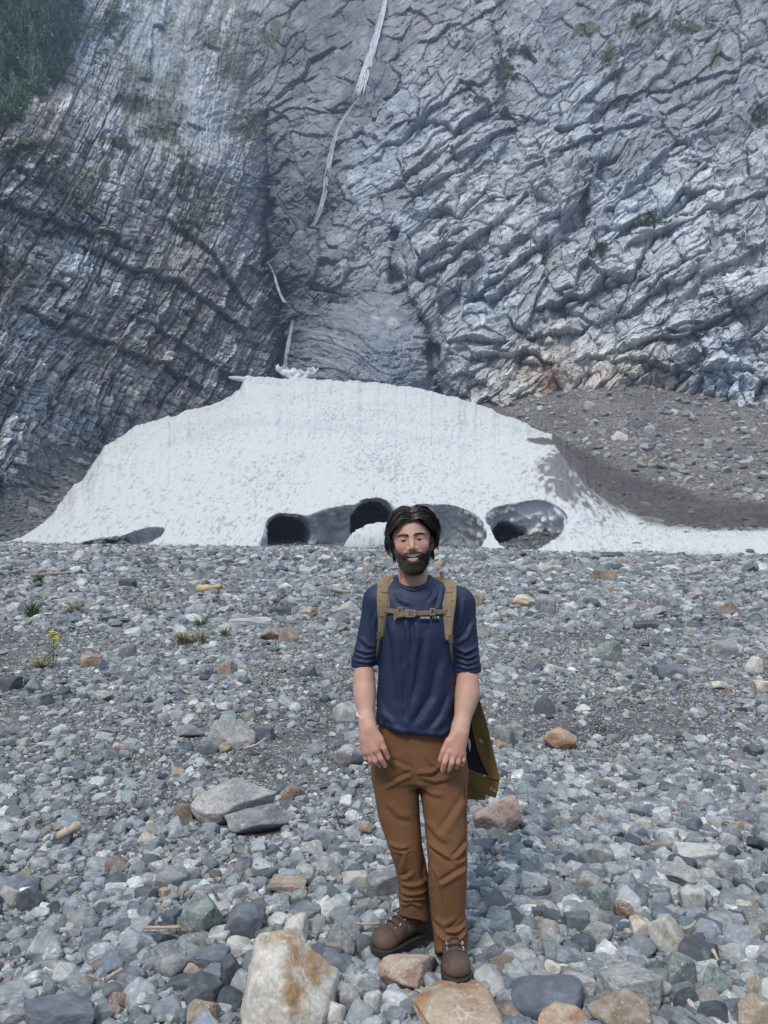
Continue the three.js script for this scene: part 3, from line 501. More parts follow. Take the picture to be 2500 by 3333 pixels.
// columns: left edge, right edge, top row, bottom row in the photograph; shape; tone; depth over width; label
const BOULDERS = [
  [758, 1094, 3082, 3400, 'slope', 'cream', .8, 'big cream boulder streaked with rust left of the boots at the lower edge'],
  [497, 622, 3091, 3184, 'round', 'grey', .8, 'smooth worn grey cobble just left of the big cream boulder'],
  [588, 722, 2922, 3058, 'block', 'green', .75, 'dark green grey upright block with a twig against its left side'],
  [735, 859, 2941, 3062, 'block', 'slate', .75, 'rounded blue grey block right beside the dark green grey upright block'],
  [826, 932, 3010, 3082, 'wedge', 'green', .8, 'greenish wedge stone touching the rusty white block, above the big cream boulder'],
  [913, 1006, 2986, 3074, 'block', 'cream', .8, 'rusty white block behind the big cream boulder'],
  [1061, 1156, 2997, 3125, 'lump', 'granite', .75, 'upright mottled grey stone left of the turned out boot'],
  [738, 818, 3048, 3105, 'round', 'pale', .8, 'small pale rounded stone touching the top of the big cream boulder'],
  [595, 722, 3186, 3282, 'wedge', 'dark', .8, 'dark slate wedge at the lower left of the big cream boulder'],
  [607, 714, 3250, 3345, 'wedge', 'brown', .8, 'grey brown stone at the lower edge under the dark slate wedge'],
  [638, 745, 3095, 3156, 'slab', 'slate', .8, 'blue grey slab between the smooth worn cobble and the big cream boulder'],
  [716, 786, 3112, 3214, 'block', 'dark', .8, 'dark blue slate block leaning on the left face of the big cream boulder'],
  [542, 637, 3182, 3228, 'slab', 'dark', .8, 'flat dark slate piece below the smooth worn cobble'],
  [596, 662, 3135, 3190, 'lump', 'brown', .8, 'small rust spotted stone at the right of the smooth worn cobble'],
  [624, 892, 2534, 2690, 'lump', 'granite', .85, 'large half buried grey boulder left of the knees'],
  [730, 935, 2626, 2722, 'lump', 'grey', .7, 'rough grey outcrop at the front of the large half buried boulder'],
  [561, 629, 2609, 2678, 'block', 'brown', .8, 'brown grey stone at the left end of the large half buried boulder'],
  [512, 616, 2815, 2898, 'lump', 'grey', .8, 'lone grey block left of centre with an undercut right side'],
  [11, 141, 2847, 2913, 'wedge', 'slate', .6, 'long blue slate blade lying near the left edge'],
  [45, 138, 2888, 2962, 'wedge', 'dark', .6, 'dark pointed slate just below the long blue slate blade'],
  [909, 989, 2560, 2604, 'wedge', 'redbrown', .8, 'reddish brown stone right of the large half buried boulder'],
  [1111, 1208, 2831, 2901, 'block', 'pale', .8, 'pale squarish block, left one of a pair beside the rear leg'],
  [1194, 1296, 2838, 2916, 'block', 'grey', .8, 'grey cubic block, right one of a pair beside the rear leg'],
  [1160, 1219, 2669, 2716, 'lump', 'brown', .8, 'round brown stone left of the rear knee'],
  [878, 998, 2862, 2908, 'slab', 'tan', .8, 'flat tan slab left of the pale squarish block'],
  [944, 1000, 2898, 2952, 'block', 'green', .8, 'small dark green cube below the flat tan slab'],
  [60, 318, 3262, 3370, 'slab', 'slate', .5, 'broad dark slate slab at the lower left edge'],
  [-20, 92, 3282, 3350, 'lump', 'grey', .8, 'grey stone in the lower left corner'],
  [1036, 1124, 3195, 3277, 'block', 'grey', .8, 'dark grey rounded block right of the big cream boulder'],
  [1106, 1176, 3208, 3292, 'block', 'granite', .8, 'speckled brown grey block between the cream boulder and the pale green one'],
  [1179, 1245, 3227, 3312, 'block', 'pale', .8, 'pale green grey block left of the rusty rock under the front boot'],
  [1028, 1128, 3258, 3350, 'wedge', 'white', .8, 'white angular stone at the lower edge right of the big cream boulder'],
  [64, 202, 3050, 3097, 'lump', 'grey', .8, 'half buried flat grey stone at the left'],
  [347, 424, 3231, 3284, 'wedge', 'redbrown', .8, 'rusty red stone left of the dark slate wedge'],
  [1535, 1693, 2590, 2718, 'lump', 'pink', .85, 'large rust pink boulder behind the hanging jacket'],
  [1226, 1424, 3103, 3229, 'lump', 'pink', .7, 'pinkish boulder between the two boots'],
  [1348, 1640, 3222, 3420, 'lump', 'rust', 1.3, 'big orange rust rock under the front boot at the lower edge'],
  [1642, 1892, 3165, 3331, 'round', 'slate', .9, 'large smooth blue slate dome right of the front boot'],
  [1610, 1696, 3228, 3308, 'block', 'grey', .8, 'grey block in front of the smooth slate dome'],
  [1747, 1922, 3258, 3390, 'lump', 'rust', .8, 'rusty brown boulder at the lower edge below the slate dome'],
  [1924, 2118, 3229, 3390, 'lump', 'brown', .8, 'brown tan boulder at the lower edge right of the rusty one'],
  [1947, 2171, 3150, 3316, 'block', 'granite', .8, 'big mottled grey boulder at the lower right'],
  [1826, 1949, 3172, 3252, 'block', 'granite', .8, 'grey stone between the slate dome and the big mottled boulder'],
  [2113, 2239, 2976, 3105, 'wedge', 'white', .8, 'upright pale pointed stone with rust marks at the right'],
  [2211, 2337, 3056, 3165, 'wedge', 'dark', .8, 'black glossy angular stone right of the upright pale stone'],
  [2169, 2262, 3108, 3218, 'block', 'green', .7, 'greenish grey upright block below the black angular stone'],
  [2286, 2378, 3146, 3252, 'lump', 'green', .8, 'pale green lumpy stone right of the greenish upright block'],
  [2391, 2530, 3233, 3370, 'block', 'tan', .8, 'tan block in the lower right corner'],
  [2432, 2525, 3187, 3246, 'lump', 'brown', .8, 'brown stone above the tan block at the right edge'],
  [1915, 2005, 2878, 2973, 'block', 'green', .8, 'green grey cube right of the front shin'],
  [2000, 2073, 2935, 2998, 'lump', 'redbrown', .9, 'round dark red brown stone touching the green grey cube'],
  [2207, 2288, 2878, 2969, 'block', 'pale', .8, 'light grey quarry block at the right'],
  [2139, 2280, 2810, 2890, 'lump', 'granite', .8, 'mottled grey boulder above the light grey quarry block'],
  [1924, 2005, 2747, 2818, 'block', 'grey', .8, 'grey block above the green grey cube'],
  [2192, 2322, 2752, 2808, 'slab', 'pale', .8, 'pale flat slab at the right above the mottled boulder'],
  [2306, 2420, 2800, 2872, 'lump', 'grey', .8, 'cracked grey stone right of the mottled boulder'],
  [1589, 1655, 2899, 2954, 'lump', 'white', .8, 'white stone right of the front shin'],
  [1896, 2000, 2993, 3070, 'lump', 'granite', .8, 'speckled stone under the dark red brown one'],
  [2054, 2119, 2980, 3067, 'block', 'cream', .7, 'long white and rust stone left of the upright pale one'],
  [1774, 1832, 3131, 3194, 'lump', 'white', .8, 'small white stone above the slate dome'],
  [1519, 1576, 2872, 2922, 'slab', 'slate', .8, 'blue grey stone half hidden behind the front shin'],
  [2425, 2530, 2963, 3052, 'block', 'grey', .8, 'grey block cut by the right edge'],
  [1838, 1922, 2969, 3029, 'slab', 'slate', .6, 'leaning slate blade left of the speckled stone'],
  [678, 832, 2338, 2434, 'wedge', 'granite', .8, 'big grey granite wedge left of the right hand'],
  [819, 890, 2360, 2407, 'block', 'slate', .8, 'dark slate block at the right end of the granite wedge'],
  [633, 713, 2413, 2457, 'wedge', 'slate', .8, 'dark slate in front of the granite wedge'],
  [710, 756, 2415, 2449, 'lump', 'tan', .8, 'small orange brown stone in front of the granite wedge'],
  [573, 665, 2357, 2407, 'lump', 'grey', .8, 'grey stone left of the granite wedge'],
  [1085, 1190, 2419, 2500, 'lump', 'granite', .8, 'grey boulder right behind the right hand'],
  [1083, 1170, 2283, 2347, 'wedge', 'pale', .8, 'pale angular stone behind the bracelet wrist'],
  [640, 694, 2161, 2206, 'lump', 'grey', .8, 'round grey stone left of a rusty pyramid'],
  [691, 767, 2147, 2197, 'wedge', 'brown', .8, 'rust edged pyramid stone left of the torso'],
  [846, 910, 2042, 2084, 'lump', 'brown', .8, 'brown boulder, left of a touching pair'],
  [902, 975, 2038, 2092, 'wedge', 'brown', .8, 'dark brown boulder, right of a touching pair'],
  [872, 949, 1974, 2008, 'slab', 'dark', .8, 'dark flat slate left of the shoulder'],
  [972, 1030, 1976, 2011, 'lump', 'pink', .8, 'pink stone between the dark flat slate and the shoulder'],
  [626, 693, 1846, 1886, 'wedge', 'grey', .8, 'grey pyramid stone near the snow left of the head'],
  [388, 447, 1881, 1917, 'block', 'dark', .8, 'dark block left of the driftwood'],
  [738, 882, 2012, 2042, 'slab', 'pale', .6, 'long pale flat slab left of the shoulder'],
  [386, 443, 2092, 2144, 'block', 'grey', .8, 'grey block left of the long pale flat slab'],
  [262, 340, 2128, 2172, 'slab', 'tan', .8, 'orange brown flat stone right of the yellow flower'],
  [306, 352, 2146, 2190, 'wedge', 'slate', .8, 'slate stone leaning on the orange brown flat stone'],
  [79, 132, 2206, 2254, 'lump', 'grey', .8, 'grey stone below the yellow flower near the left edge'],
  [81, 162, 2258, 2303, 'block', 'green', .8, 'dark squared stone near the left edge'],
  [-14, 66, 2202, 2247, 'slab', 'dark', .8, 'dark slate cut by the left edge'],
  [308, 372, 2246, 2286, 'lump', 'granite', .8, 'low grey stone on the bare gravel at the left'],
  [972, 1030, 2168, 2203, 'wedge', 'dark', .8, 'black stone just left of the elbow'],
  [1932, 2028, 2082, 2155, 'wedge', 'green', .8, 'tall grey pyramid stone right of the person'],
  [2137, 2213, 1932, 1983, 'wedge', 'grey', .8, 'grey pointed stone at the upper right'],
  [2339, 2424, 1954, 2005, 'wedge', 'tan', .8, 'tan grey wedge at the upper right'],
  [1738, 1811, 2256, 2326, 'wedge', 'slate', .8, 'dark slate wedge right of the forearm'],
  [1609, 1678, 2357, 2434, 'block', 'grey', .8, 'weathered grey block right behind the jacket'],
  [1770, 1874, 2364, 2441, 'lump', 'rust', .8, 'orange rust boulder right of the jacket'],
  [1650, 1712, 2350, 2402, 'lump', 'grey', .8, 'grey stone between the weathered block and the rust boulder'],
  [1928, 2013, 1853, 1896, 'block', 'brown', .8, 'brown grey block near the snow at the right'],
  [1740, 1828, 1838, 1868, 'slab', 'pale', .7, 'pale flat slab near the snow right of the head'],
  [1664, 1750, 1934, 1979, 'lump', 'cream', .8, 'cream and orange boulder right of the shoulder'],
  [1742, 1810, 1936, 2001, 'block', 'grey', .8, 'grey block right against the cream and orange boulder'],
  [1517, 1580, 1925, 1972, 'block', 'brown', .8, 'grey brown block at the shoulder'],
  [1408, 1454, 1817, 1856, 'lump', 'tan', .8, 'round brown stone next to the jaw'],
  [1952, 2038, 1796, 1824, 'slab', 'dark', .7, 'black flat slab by the edge of the snow'],
  [2305, 2401, 2086, 2144, 'block', 'grey', .8, 'grey block near the right edge'],
  [2429, 2488, 2136, 2188, 'wedge', 'white', .8, 'pale stone at the right edge'],
  [2453, 2520, 2214, 2252, 'block', 'cream', .8, 'rusty white block cut by the right edge'],
  [1711, 1770, 2144, 2189, 'wedge', 'slate', .8, 'grey slate pair stone right of the sleeve'],
  [1770, 1812, 2160, 2194, 'wedge', 'white', .8, 'white and tan sliver beside the slate pair stone'],
  [2132, 2232, 2166, 2212, 'slab', 'slate', .8, 'flat blue slate at the right'],
  [2312, 2376, 2214, 2244, 'lump', 'cream', .8, 'tan and white stone right of the flat blue slate'],
  [2060, 2164, 2020, 2054, 'slab', 'dark', .7, 'dark flat slab above the tall grey pyramid stone'],
  [700, 756, 2284, 2318, 'lump', 'pale', .9, 'pale stone above the granite wedge'],
  [1980, 2046, 1402, 1436, 'lump', 'white', .8, 'white boulder high on the right debris slope', 1],
  [2092, 2134, 1386, 1410, 'block', 'pale', .8, 'pale block right of the white boulder on the debris slope', 1],
  [2290, 2318, 1428, 1458, 'block', 'pale', .8, 'pale upright block near the middle of the right debris slope', 1],
  [2070, 2106, 1482, 1510, 'wedge', 'tan', .8, 'tan pointed rock below the white boulder on the debris slope', 1],
  [1900, 1940, 1306, 1330, 'lump', 'pale', .8, 'pale boulder at the foot of the right cliff', 1],
  [2180, 2212, 1330, 1352, 'lump', 'white', .8, 'small white boulder under the rusty foot of the cliff', 1]
];
const SPOTS = []; // footprints, so that gravel keeps out
function setBoulder([u0, u1, v0, v1, shape, tone, dw, label, slope], n) {
  const uc = (u0 + u1) / 2; let G, y0;
  if (slope) { let lo = 60, hi = 175; const e = ray(uc, v1)[1]; for (let k = 0; k < 40; k++) { const D = (lo + hi) / 2, x = ray(uc, v1)[0] * D; if (groundH(x, -D) < EYE + e * D) lo = D; else hi = D; } G = at(uc, v1, lo); y0 = groundH(G[0], G[2]); }
  else { G = onGround(uc, v1, 0); y0 = groundH(G[0], G[2]); G = onGround(uc, v1, y0); y0 = groundH(G[0], G[2]); }
  const D = -G[2], w = (u1 - u0) / FOC * D; let d = w * dw, H = 0, Dc = 0;
  for (let k = 0; k < 8; k++) { Dc = D + d * .42; H = EYE + ray(uc, v0)[1] * Dc - y0; if (H > w * (shape === 'slab' ? .14 : .3)) break; d *= .82; }
  H = Math.max(H, w * (shape === 'slab' ? .12 : .25));
  const px = w / D * 731, det = clamp(Math.round(px * .48), 5, 40);
  const W = (u1 - u0) / FOC * Dc;
  const h = H * 1.3, g = rockGeometry(n + 5, W, h, d, shape, tone, det);
  const x = ray(uc, v1)[0] * Dc, z = -Dc;
  g.translate(0, H - h / 2, 0);
  const o = mesh(w > .28 ? 'boulder' : 'stone', g, rockMat); o.position.set(x, y0, z); tag(o, label, w > .28 ? 'boulder' : 'stone');
  SPOTS.push([x, z, W / 2, d / 2]);
}
BOULDERS.forEach(setBoulder);

// ------------------------------------------------------------------ gravel
function buildGravel() {
  const R = rng(4242), shapes = [];
  for (let s = 0; s < 12; s++) {
    const P = [], flat = [.6, .72, .9, .5, .65, .8, .4, .7, .85, .6, .95, .5][s], lng = [1.25, 1, 1.1, 1.35, .95, 1.2, 1.3, 1, 1.15, 1.4, 1, 1.1][s];
    for (let i = 0; i < 15; i++) { let x = R() * 2 - 1, y = R() * 2 - 1, z = R() * 2 - 1; const l = Math.pow(Math.abs(x) ** 4 + Math.abs(y) ** 4 + Math.abs(z) ** 4, .25) / (.8 + .2 * R()); P.push(new THREE.Vector3(x / l * lng * .5, y / l * flat * .5, z / l * .5)); }
    const g = new ConvexGeometry(P); shapes.push(g);
  }
  const fineShapes = []; // closer stones: worn edges, uneven faces, mottled
  for (let s = 0; s < 12; s++) {
    const g = rockGeometry(300 + s, [1.2, 1, 1.1, 1.35, .95, 1.2, 1.3, 1, 1.15, 1.3, 1, 1.1][s], [.6, .75, .9, .45, .65, .8, .4, .7, .85, .55, .95, .5][s], 1, ['block', 'lump', 'block', 'slab', 'wedge', 'lump', 'slab', 'round', 'block', 'wedge', 'lump', 'block'][s], 'grey', 5), c = g.attributes.color.array;
    for (let i = 0; i < c.length; i++) c[i] = clamp(mix(1, c[i] / .235, .75), .35, 1.7);
    fineShapes.push(g);
  }
  const pal = [[.25, .27, .285, 26], [.20, .22, .24, 20], [.32, .335, .34, 22], [.42, .43, .425, 16], [.13, .15, .172, 12], [.085, .10, .118, 6], [.29, .27, .245, 6], [.50, .495, .48, 6], [.25, .20, .17, 2.4], [.25, .28, .28, 6], [.31, .24, .185, 1.3], [.40, .375, .33, 3]];
  const tot = pal.reduce((a, p) => a + p[3], 0);
  const pick = () => { let q = R() * tot; for (const p of pal) if ((q -= p[3]) < 0) return p; return pal[0]; };
  const L = [];
  const blocked = (x, z, s) => { for (const b of SPOTS) { const X = (x - b[0]) / (b[2] + s * .2), Z = (z - b[1]) / (b[3] + s * .2); if (X * X + Z * Z < .72) return true; } return false; };
  const put = (x, z, s, c, sink = .12, D = -z) => { if (D < 14 && blocked(x, z, s)) return; const k = (D < 62 ? .88 : 1) * [.78, .92, 1.06, 1.22][Math.floor(R() * 4)]; L.push([x, groundH(x, z), z, s, Math.floor(R() * 12), R() * 6.283, (R() - .5) * 1.2, (R() - .5) * 1.2, c[0] * k, c[1] * k, c[2] * k, sink, s / Math.max(D, 1)]); };
  const band = (d0, d1, n, s0, s1, pw_, wide) => {
    for (let i = 0; i < n; i++) {
      const D = Math.sqrt(mix(d0 * d0, d1 * d1, R())), x = (R() * 2 - 1) * D * wide;
      if (D > 60 && D > snowD0(1250 + x / D * FOC) - 1) continue; const patch = .5 + .5 * f2(x * .35, -D * .35, 2, 61); // coarser and finer patches
      const s = Math.min(s1, s0 * Math.pow(1 - R() * .9999, -pw_) * mix(.5, 1.45, clamp(patch + (D < 6 ? clamp(x * .35, -.2, .5) : x < -.3 && D < 11 ? -.35 : 0), 0, 1.3)));
      put(x, -D, s, pick(), .1 + .15 * R());
    }
  };
  band(1.4, 5.5, 66000, .0115, .10, .42, .86);
  band(1.4, 5.5, 3700, .04, .12, .30, .86);
  band(5.5, 12, 155000, .0155, .13, .36, .74);
  band(5.5, 12, 1300, .06, .18, .32, .60);
  band(12, 30, 190000, .032, .26, .37, .66);
  band(12, 30, 1500, .13, .4, .30, .58);
  band(30, 90, 170000, .072, .6, .44, .58);
  band(30, 90, 900, .35, .9, .25, .58);
  // debris slopes beside and under the snow
  for (let i = 0; i < 75000; i++) {
    const u = R() < .72 ? mix(1500, 2700, R()) : mix(-200, 420, R()), D = mix(64, 160, Math.pow(R(), .8)), x = (u - 1250) / FOC * D; if (D < snowD0(u) + 1) continue;
    const y = groundH(x, -D), v = 1740 - (y - EYE) / D * FOC;
    if (u > 1500) {
      const edge = pw([1600, 1750, 1900, 2050, 2200, 2350, 2500, 2700], [1330, 1400, 1475, 1545, 1590, 1620, 1640, 1650], u), up = sstep(30, -40, v - edge);
      if (R() > .25 + .75 * up) continue;
      const s = Math.min(1.7, .095 * Math.pow(1 - R() * .9999, -.48) * mix(.8, 1.2, up)), t = up > .5 ? mix(.16, .38, R()) : mix(.09, .17, R());
      put(x, -D, s, [t * 1.0, t, t * .95], .2, D);
    } else { const s = Math.min(1.6, .2 * Math.pow(1 - R() * .9999, -.45)), t = mix(.13, .3, R() * R()); put(x, -D, s, [t, t * 1.01, t * 1.03], .2, D); }
  }
  // rubble in front of the shallow cave and inside the tunnels
  for (let i = 0; i < 900; i++) { const u = R() < .6 ? mix(1400, 1600, R()) : mix(880, 1300, R()), D = mix(77, 84, R()); put((u - 1250) / FOC * D, -D, .2 + .7 * R() * R(), [.14, .145, .15], .2, D); }
  for (let i = 0; i < 2600; i++) { const u = R() < .6 ? mix(850, 1310, R()) : mix(1580, 1800, R()), D = mix(77, 98, R()), t = mix(.08, .2, R()); put((u - 1250) / FOC * D, -D, .12 + .6 * R() * R(), [t, t * 1.03, t * 1.06], .2, D); }
  L.sort((a, b) => b[12] - a[12]);
  const m4 = new THREE.Matrix4(), q = new THREE.Quaternion(), e = new THREE.Euler(), p = new THREE.Vector3(), sc = new THREE.Vector3(), c = new THREE.Color();
  const frame = a => { const u = 1250 + a[0] / -a[2] * FOC; return u > -10 && u < 2510 && -a[2] > 2.45; };
  const mats = {}; const matFor = a => { const k = [8, 9, 10].map(i => a[i].toFixed(4)).join(); return mats[k] ??= std([a[8], a[9], a[10]], .86, { vertexColors: true, flatShading: true }); };
  let own = 0; const rest = [...shapes, ...fineShapes].map(() => []);
  for (const a of L) {
    e.set(a[6], a[5], a[7]); q.setFromEuler(e); p.set(a[0], a[1] + a[3] * (.22 - a[11]), a[2]); sc.setScalar(a[3]);
    if (own < 300 && frame(a)) { const o = new THREE.Mesh(fineShapes[a[4]], matFor(a)); o.name = own ? 'stone_' + String(own).padStart(3, '0') : 'stone'; o.position.copy(p); o.quaternion.copy(q); o.scale.copy(sc); o.castShadow = o.receiveShadow = true; ground.add(o); own++; continue; }
    m4.compose(p, q, sc); rest[a[4] + (a[12] * 731 > 4.5 ? 12 : 0)].push([m4.clone(), a[8], a[9], a[10]]);
  }
  const pm = std([1, 1, 1], .87, { flatShading: true }), pf = vcol(.87, { flatShading: true });
  rest.forEach((r, k) => { const im = new THREE.InstancedMesh(k < 12 ? shapes[k] : fineShapes[k - 12], k < 12 ? pm : pf, r.length); im.name = k ? 'gravel_' + String(k).padStart(3, '0') : 'gravel'; im.userData.kind = 'stuff'; r.forEach((t, i) => { im.setMatrixAt(i, t[0]); im.setColorAt(i, c.setRGB(t[1], t[2], t[3])); }); im.castShadow = im.receiveShadow = true; ground.add(im); });
}
buildGravel();
// ------------------------------------------------------------------ the person
const PB = at(1372, 3120, 2.9); PB[1] = .03;
const person = thing('person', 'smiling dark haired bearded person in navy shirt and brown trousers facing the camera', 'person', PB);
const toBase = g => (g.translate(-PB[0], -PB[1], -PB[2]), g);
const part = (name, g, m, parent = person) => mesh(name, toBase(g), m, parent);
const pxm = D => D / FOC;
// a stack of rounded sections: rows [v, left column, right column, distance, half depth]
function stack(rows, pow = 2.3) {
  const S = rows.map(([v, a, b, D, rz]) => { const p = at(a, v, D), q = at(b, v, D); return [p[1], (p[0] + q[0]) / 2, -D, (q[0] - p[0]) / 2, rz]; });
  return (x, y, z, grow = 0) => {
    let i = 0; while (i < S.length - 2 && y < S[i + 1][0]) i++;
    const A = S[i], B = S[i + 1]; let t = clamp((A[0] - y) / (A[0] - B[0])); const cx = mix(A[1], B[1], t), cz = mix(A[2], B[2], t), rx = mix(A[3], B[3], t) + grow, rz = mix(A[4], B[4], t) + grow;
    const k = Math.pow(Math.pow(Math.abs(x - cx) / rx, pow) + Math.pow(Math.abs(z - cz) / rz, pow), 1 / pow), d = (k - 1) * Math.min(rx, rz);
    return Math.max(d, y - S[0][0] - grow, S[S.length - 1][0] - y);
  };
}
const capP = (a, b, ra, rb) => (x, y, z) => caps(x, y, z, a, b, ra, rb);
function bounds(P, m) { const lo = [9, 9, 9], hi = [-9, -9, -9]; lo[2] = 99; hi[2] = -99; for (const p of P) for (let a = 0; a < 3; a++) { lo[a] = Math.min(lo[a], p[a] - m); hi[a] = Math.max(hi[a], p[a] + m); } return [lo, hi]; }
// creases: [[[u,v],...], width, depth] pressed into a cloth surface seen from the front
function crease(pos, nrm, folds, D) {
  const F = folds.map(([P, w, d]) => ({ P: P.map(p => at(p[0], p[1], D).slice(0, 2)), w, d }));
  for (let i = 0; i < pos.length; i += 3) {
    let q = 0; const x = pos[i], y = pos[i + 1], f = sstep(-.25, .25, nrm[i + 2]);
    for (const { P, w, d } of F) { const [e, s, t] = pline(P, x, y); if (e > w * 4) continue; const en = sstep(0, .18, t) * sstep(1, .82, t) * .85 + .15; q += en * d * 1.25 * (gauss(e - w * .2, w * .85) - .9 * gauss(s * e + w * 1.6, w * .8)); }
    q *= f; for (let a = 0; a < 3; a++) pos[i + a] += nrm[i + a] * q;
  }
}
function clothMesh(f, lo, hi, cell, folds, D, noise = .0012, seed = 1) {
  const r = nets(f, lo, hi, cell), n = geo(r.pos, r.idx).attributes.normal.array;
  crease(r.pos, n, folds, D);
  for (let i = 0; i < r.pos.length; i += 3) { const q = noise * (f3(r.pos[i] * 14, r.pos[i + 1] * 9, r.pos[i + 2] * 14, 3, seed)); for (let a = 0; a < 3; a++) r.pos[i + a] += n[i + a] * q; }
  return geo(r.pos, r.idx);
}
// loft: stations {p, side, nor, w, t} -> flat band with rounded edges
function band(st, pow = 3.2, ring = 14) {
  const pos = [], idx = [];
  st.forEach(s => { for (let k = 0; k < ring; k++) { const a = k / ring * 2 * Math.PI, c = Math.cos(a), n = Math.sin(a), X = Math.sign(c) * Math.pow(Math.abs(c), 2 / pow) * s.w, Y = Math.sign(n) * Math.pow(Math.abs(n), 2 / pow) * s.t; for (let q = 0; q < 3; q++) pos.push(s.p[q] + s.side[q] * X + s.nor[q] * Y); } });
  for (let i = 0; i + 1 < st.length; i++) for (let k = 0; k < ring; k++) { const a = i * ring + k, b = i * ring + (k + 1) % ring; idx.push(a, b, a + ring, b, b + ring, a + ring); }
  for (const o of [0, (st.length - 1) * ring]) for (let k = 1; k < ring - 1; k++) idx.push(o, o + k, o + k + 1);
  return geo(pos, idx);
}
function tubeOf(P, rad, seg = 8, n = 0) { const c = new THREE.CatmullRomCurve3(P.map(p => new THREE.Vector3(...p))); const g = new THREE.TubeGeometry(c, n || P.length * 4, rad, seg); g.deleteAttribute('uv'); return g; }

// ---- cloth shapes
const TORSO = stack([[1886, 1300, 1390, 2.97, .06], [1896, 1268, 1432, 2.97, .075], [1912, 1240, 1470, 2.96, .09], [1940, 1216, 1498, 2.96, .108], [2000, 1219, 1500, 2.95, .122], [2060, 1229, 1492, 2.945, .128], [2150, 1232, 1485, 2.94, .122], [2250, 1227, 1487, 2.935, .12], [2330, 1223, 1482, 2.93, .125], [2364, 1222, 1480, 2.93, .128], [2400, 1226, 1476, 2.93, .126]], 2.35);
const shL = at(1238, 1958, 2.96), elL = at(1184, 2160, 2.93), shR = at(1490, 1966, 2.96), elR = at(1523, 2178, 2.92);
const hemY = x => { const a = at(1222, 2352, 2.85), b = at(1300, 2384, 2.8), c = at(1400, 2394, 2.8), d = at(1476, 2388, 2.85); return x < b[0] ? mix(a[1], b[1], clamp((x - a[0]) / (b[0] - a[0]))) : x < c[0] ? mix(b[1], c[1], (x - b[0]) / (c[0] - b[0])) : mix(c[1], d[1], clamp((x - c[0]) / (d[0] - c[0]))); };
function shirtD(x, y, z) {
  let d = TORSO(x, y, z);
  d = Math.max(d, EYE + (hemY(x) - EYE) / 2.82 * clamp(-z, 2.75, 2.95) - y);
  let tr = caps(x, y, z, at(1330, 1912, 2.99), shL, .058, .062); tr = smin(tr, caps(x, y, z, at(1360, 1912, 2.99), shR, .058, .062), .03); d = smin(d, tr, .05);
  let a = caps(x, y, z, shL, elL, .0655, .0475); a = Math.max(a, -((x - elL[0]) * -.15 + (y - elL[1]) * .98 + .006));
  let b = caps(x, y, z, shR, elR, .068, .0515); b = Math.max(b, -((x - elR[0]) * .1 + (y - elR[1]) * .99 + .006));
  d = smin(d, a, .022); d = smin(d, b, .022);
  // rolled cuffs, neck and sleeve openings
  const cu = (e, r, s) => Math.max(Math.hypot(x - e[0], z - e[2]) - r, Math.abs(y - e[1] - .010) - .016);
  d = smin(d, cu(elL, .0475), .008); d = smin(d, cu(elR, .0515), .008);
  d = smax(d, -caps(x, y, z, [elL[0], elL[1] - .05, elL[2]], [elL[0] + .004, elL[1] + .012, elL[2]], .040, .040), .004);
  d = smax(d, -caps(x, y, z, [elR[0], elR[1] - .05, elR[2]], [elR[0] - .002, elR[1] + .012, elR[2]], .0445, .0445), .004);
  const nk = at(1345, 1898, 2.93); d = smax(d, -caps(x, y, z, [nk[0], nk[1] - .02, -2.95], [nk[0] - .002, nk[1] + .12, -2.93], .0605, .068), .006);
  return d;
}
const surfZ = (f, x, y) => { let z = -2.55; for (let k = 0; k < 160; k++) { const d = f(x, y, z); if (d < .0012) return z; z -= Math.max(d * .7, .0015); if (z < -3.2) return -2.95; } return z; };
const surfY = (f, x, z) => { let y = 1.75; for (let k = 0; k < 200; k++) { const d = f(x, y, z); if (d < .0012) return y; y -= Math.max(d * .7, .0015); if (y < .9) return 1.4; } return y; };
const sLo = [at(1130, 2000, 2.95)[0], hemY(9) - .05, -3.12], sHi = [at(1585, 2000, 2.95)[0], at(1300, 1860, 2.95)[1], -2.78];
sLo[1] = at(1300, 2412, 2.9)[1];
const shirtFolds = [
  [[[1318, 2000], [1330, 2080], [1330, 2170]], .012, .005], [[[1352, 1990], [1356, 2080], [1335, 2230], [1330, 2300]], .013, .006], [[[1395, 2060], [1370, 2220], [1330, 2340]], .016, .006], [[[1450, 2120], [1420, 2260], [1350, 2360]], .017, .007], [[[1475, 2240], [1440, 2320], [1400, 2365]], .012, .005], [[[1270, 2010], [1290, 2120], [1295, 2250]], .014, .005],
  [[[1226, 2290], [1262, 2345], [1330, 2372], [1450, 2370]], .011, .006], [[[1228, 2260], [1250, 2310], [1290, 2345]], .011, .005], [[[1400, 2384], [1440, 2372], [1470, 2350]], .008, .005], [[[1290, 1925], [1300, 1950], [1340, 1965]], .008, .003], [[[1425, 1900], [1418, 1935], [1395, 1960]], .008, .004], [[[1440, 1905], [1432, 1950], [1420, 1985]], .008, .004],
  [[[1150, 2110], [1190, 2122], [1228, 2118]], .006, .005], [[[1150, 2130], [1190, 2138], [1228, 2132]], .005, .005], [[[1150, 2148], [1190, 2154], [1226, 2150]], .005, .004], [[[1165, 2070], [1200, 2100], [1230, 2105]], .008, .004], [[[1225, 1990], [1215, 2040], [1225, 2090]], .008, .004],
  [[[1478, 2105], [1510, 2122], [1562, 2100]], .007, .006], [[[1478, 2125], [1520, 2140], [1562, 2124]], .005, .006], [[[1482, 2148], [1520, 2158], [1562, 2146]], .005, .005], [[[1486, 2166], [1520, 2172], [1560, 2164]], .0045, .004], [[[1545, 2020], [1520, 2070], [1480, 2095]], .009, .005], [[[1510, 1940], [1505, 1990], [1490, 2050]], .01, .004]
];
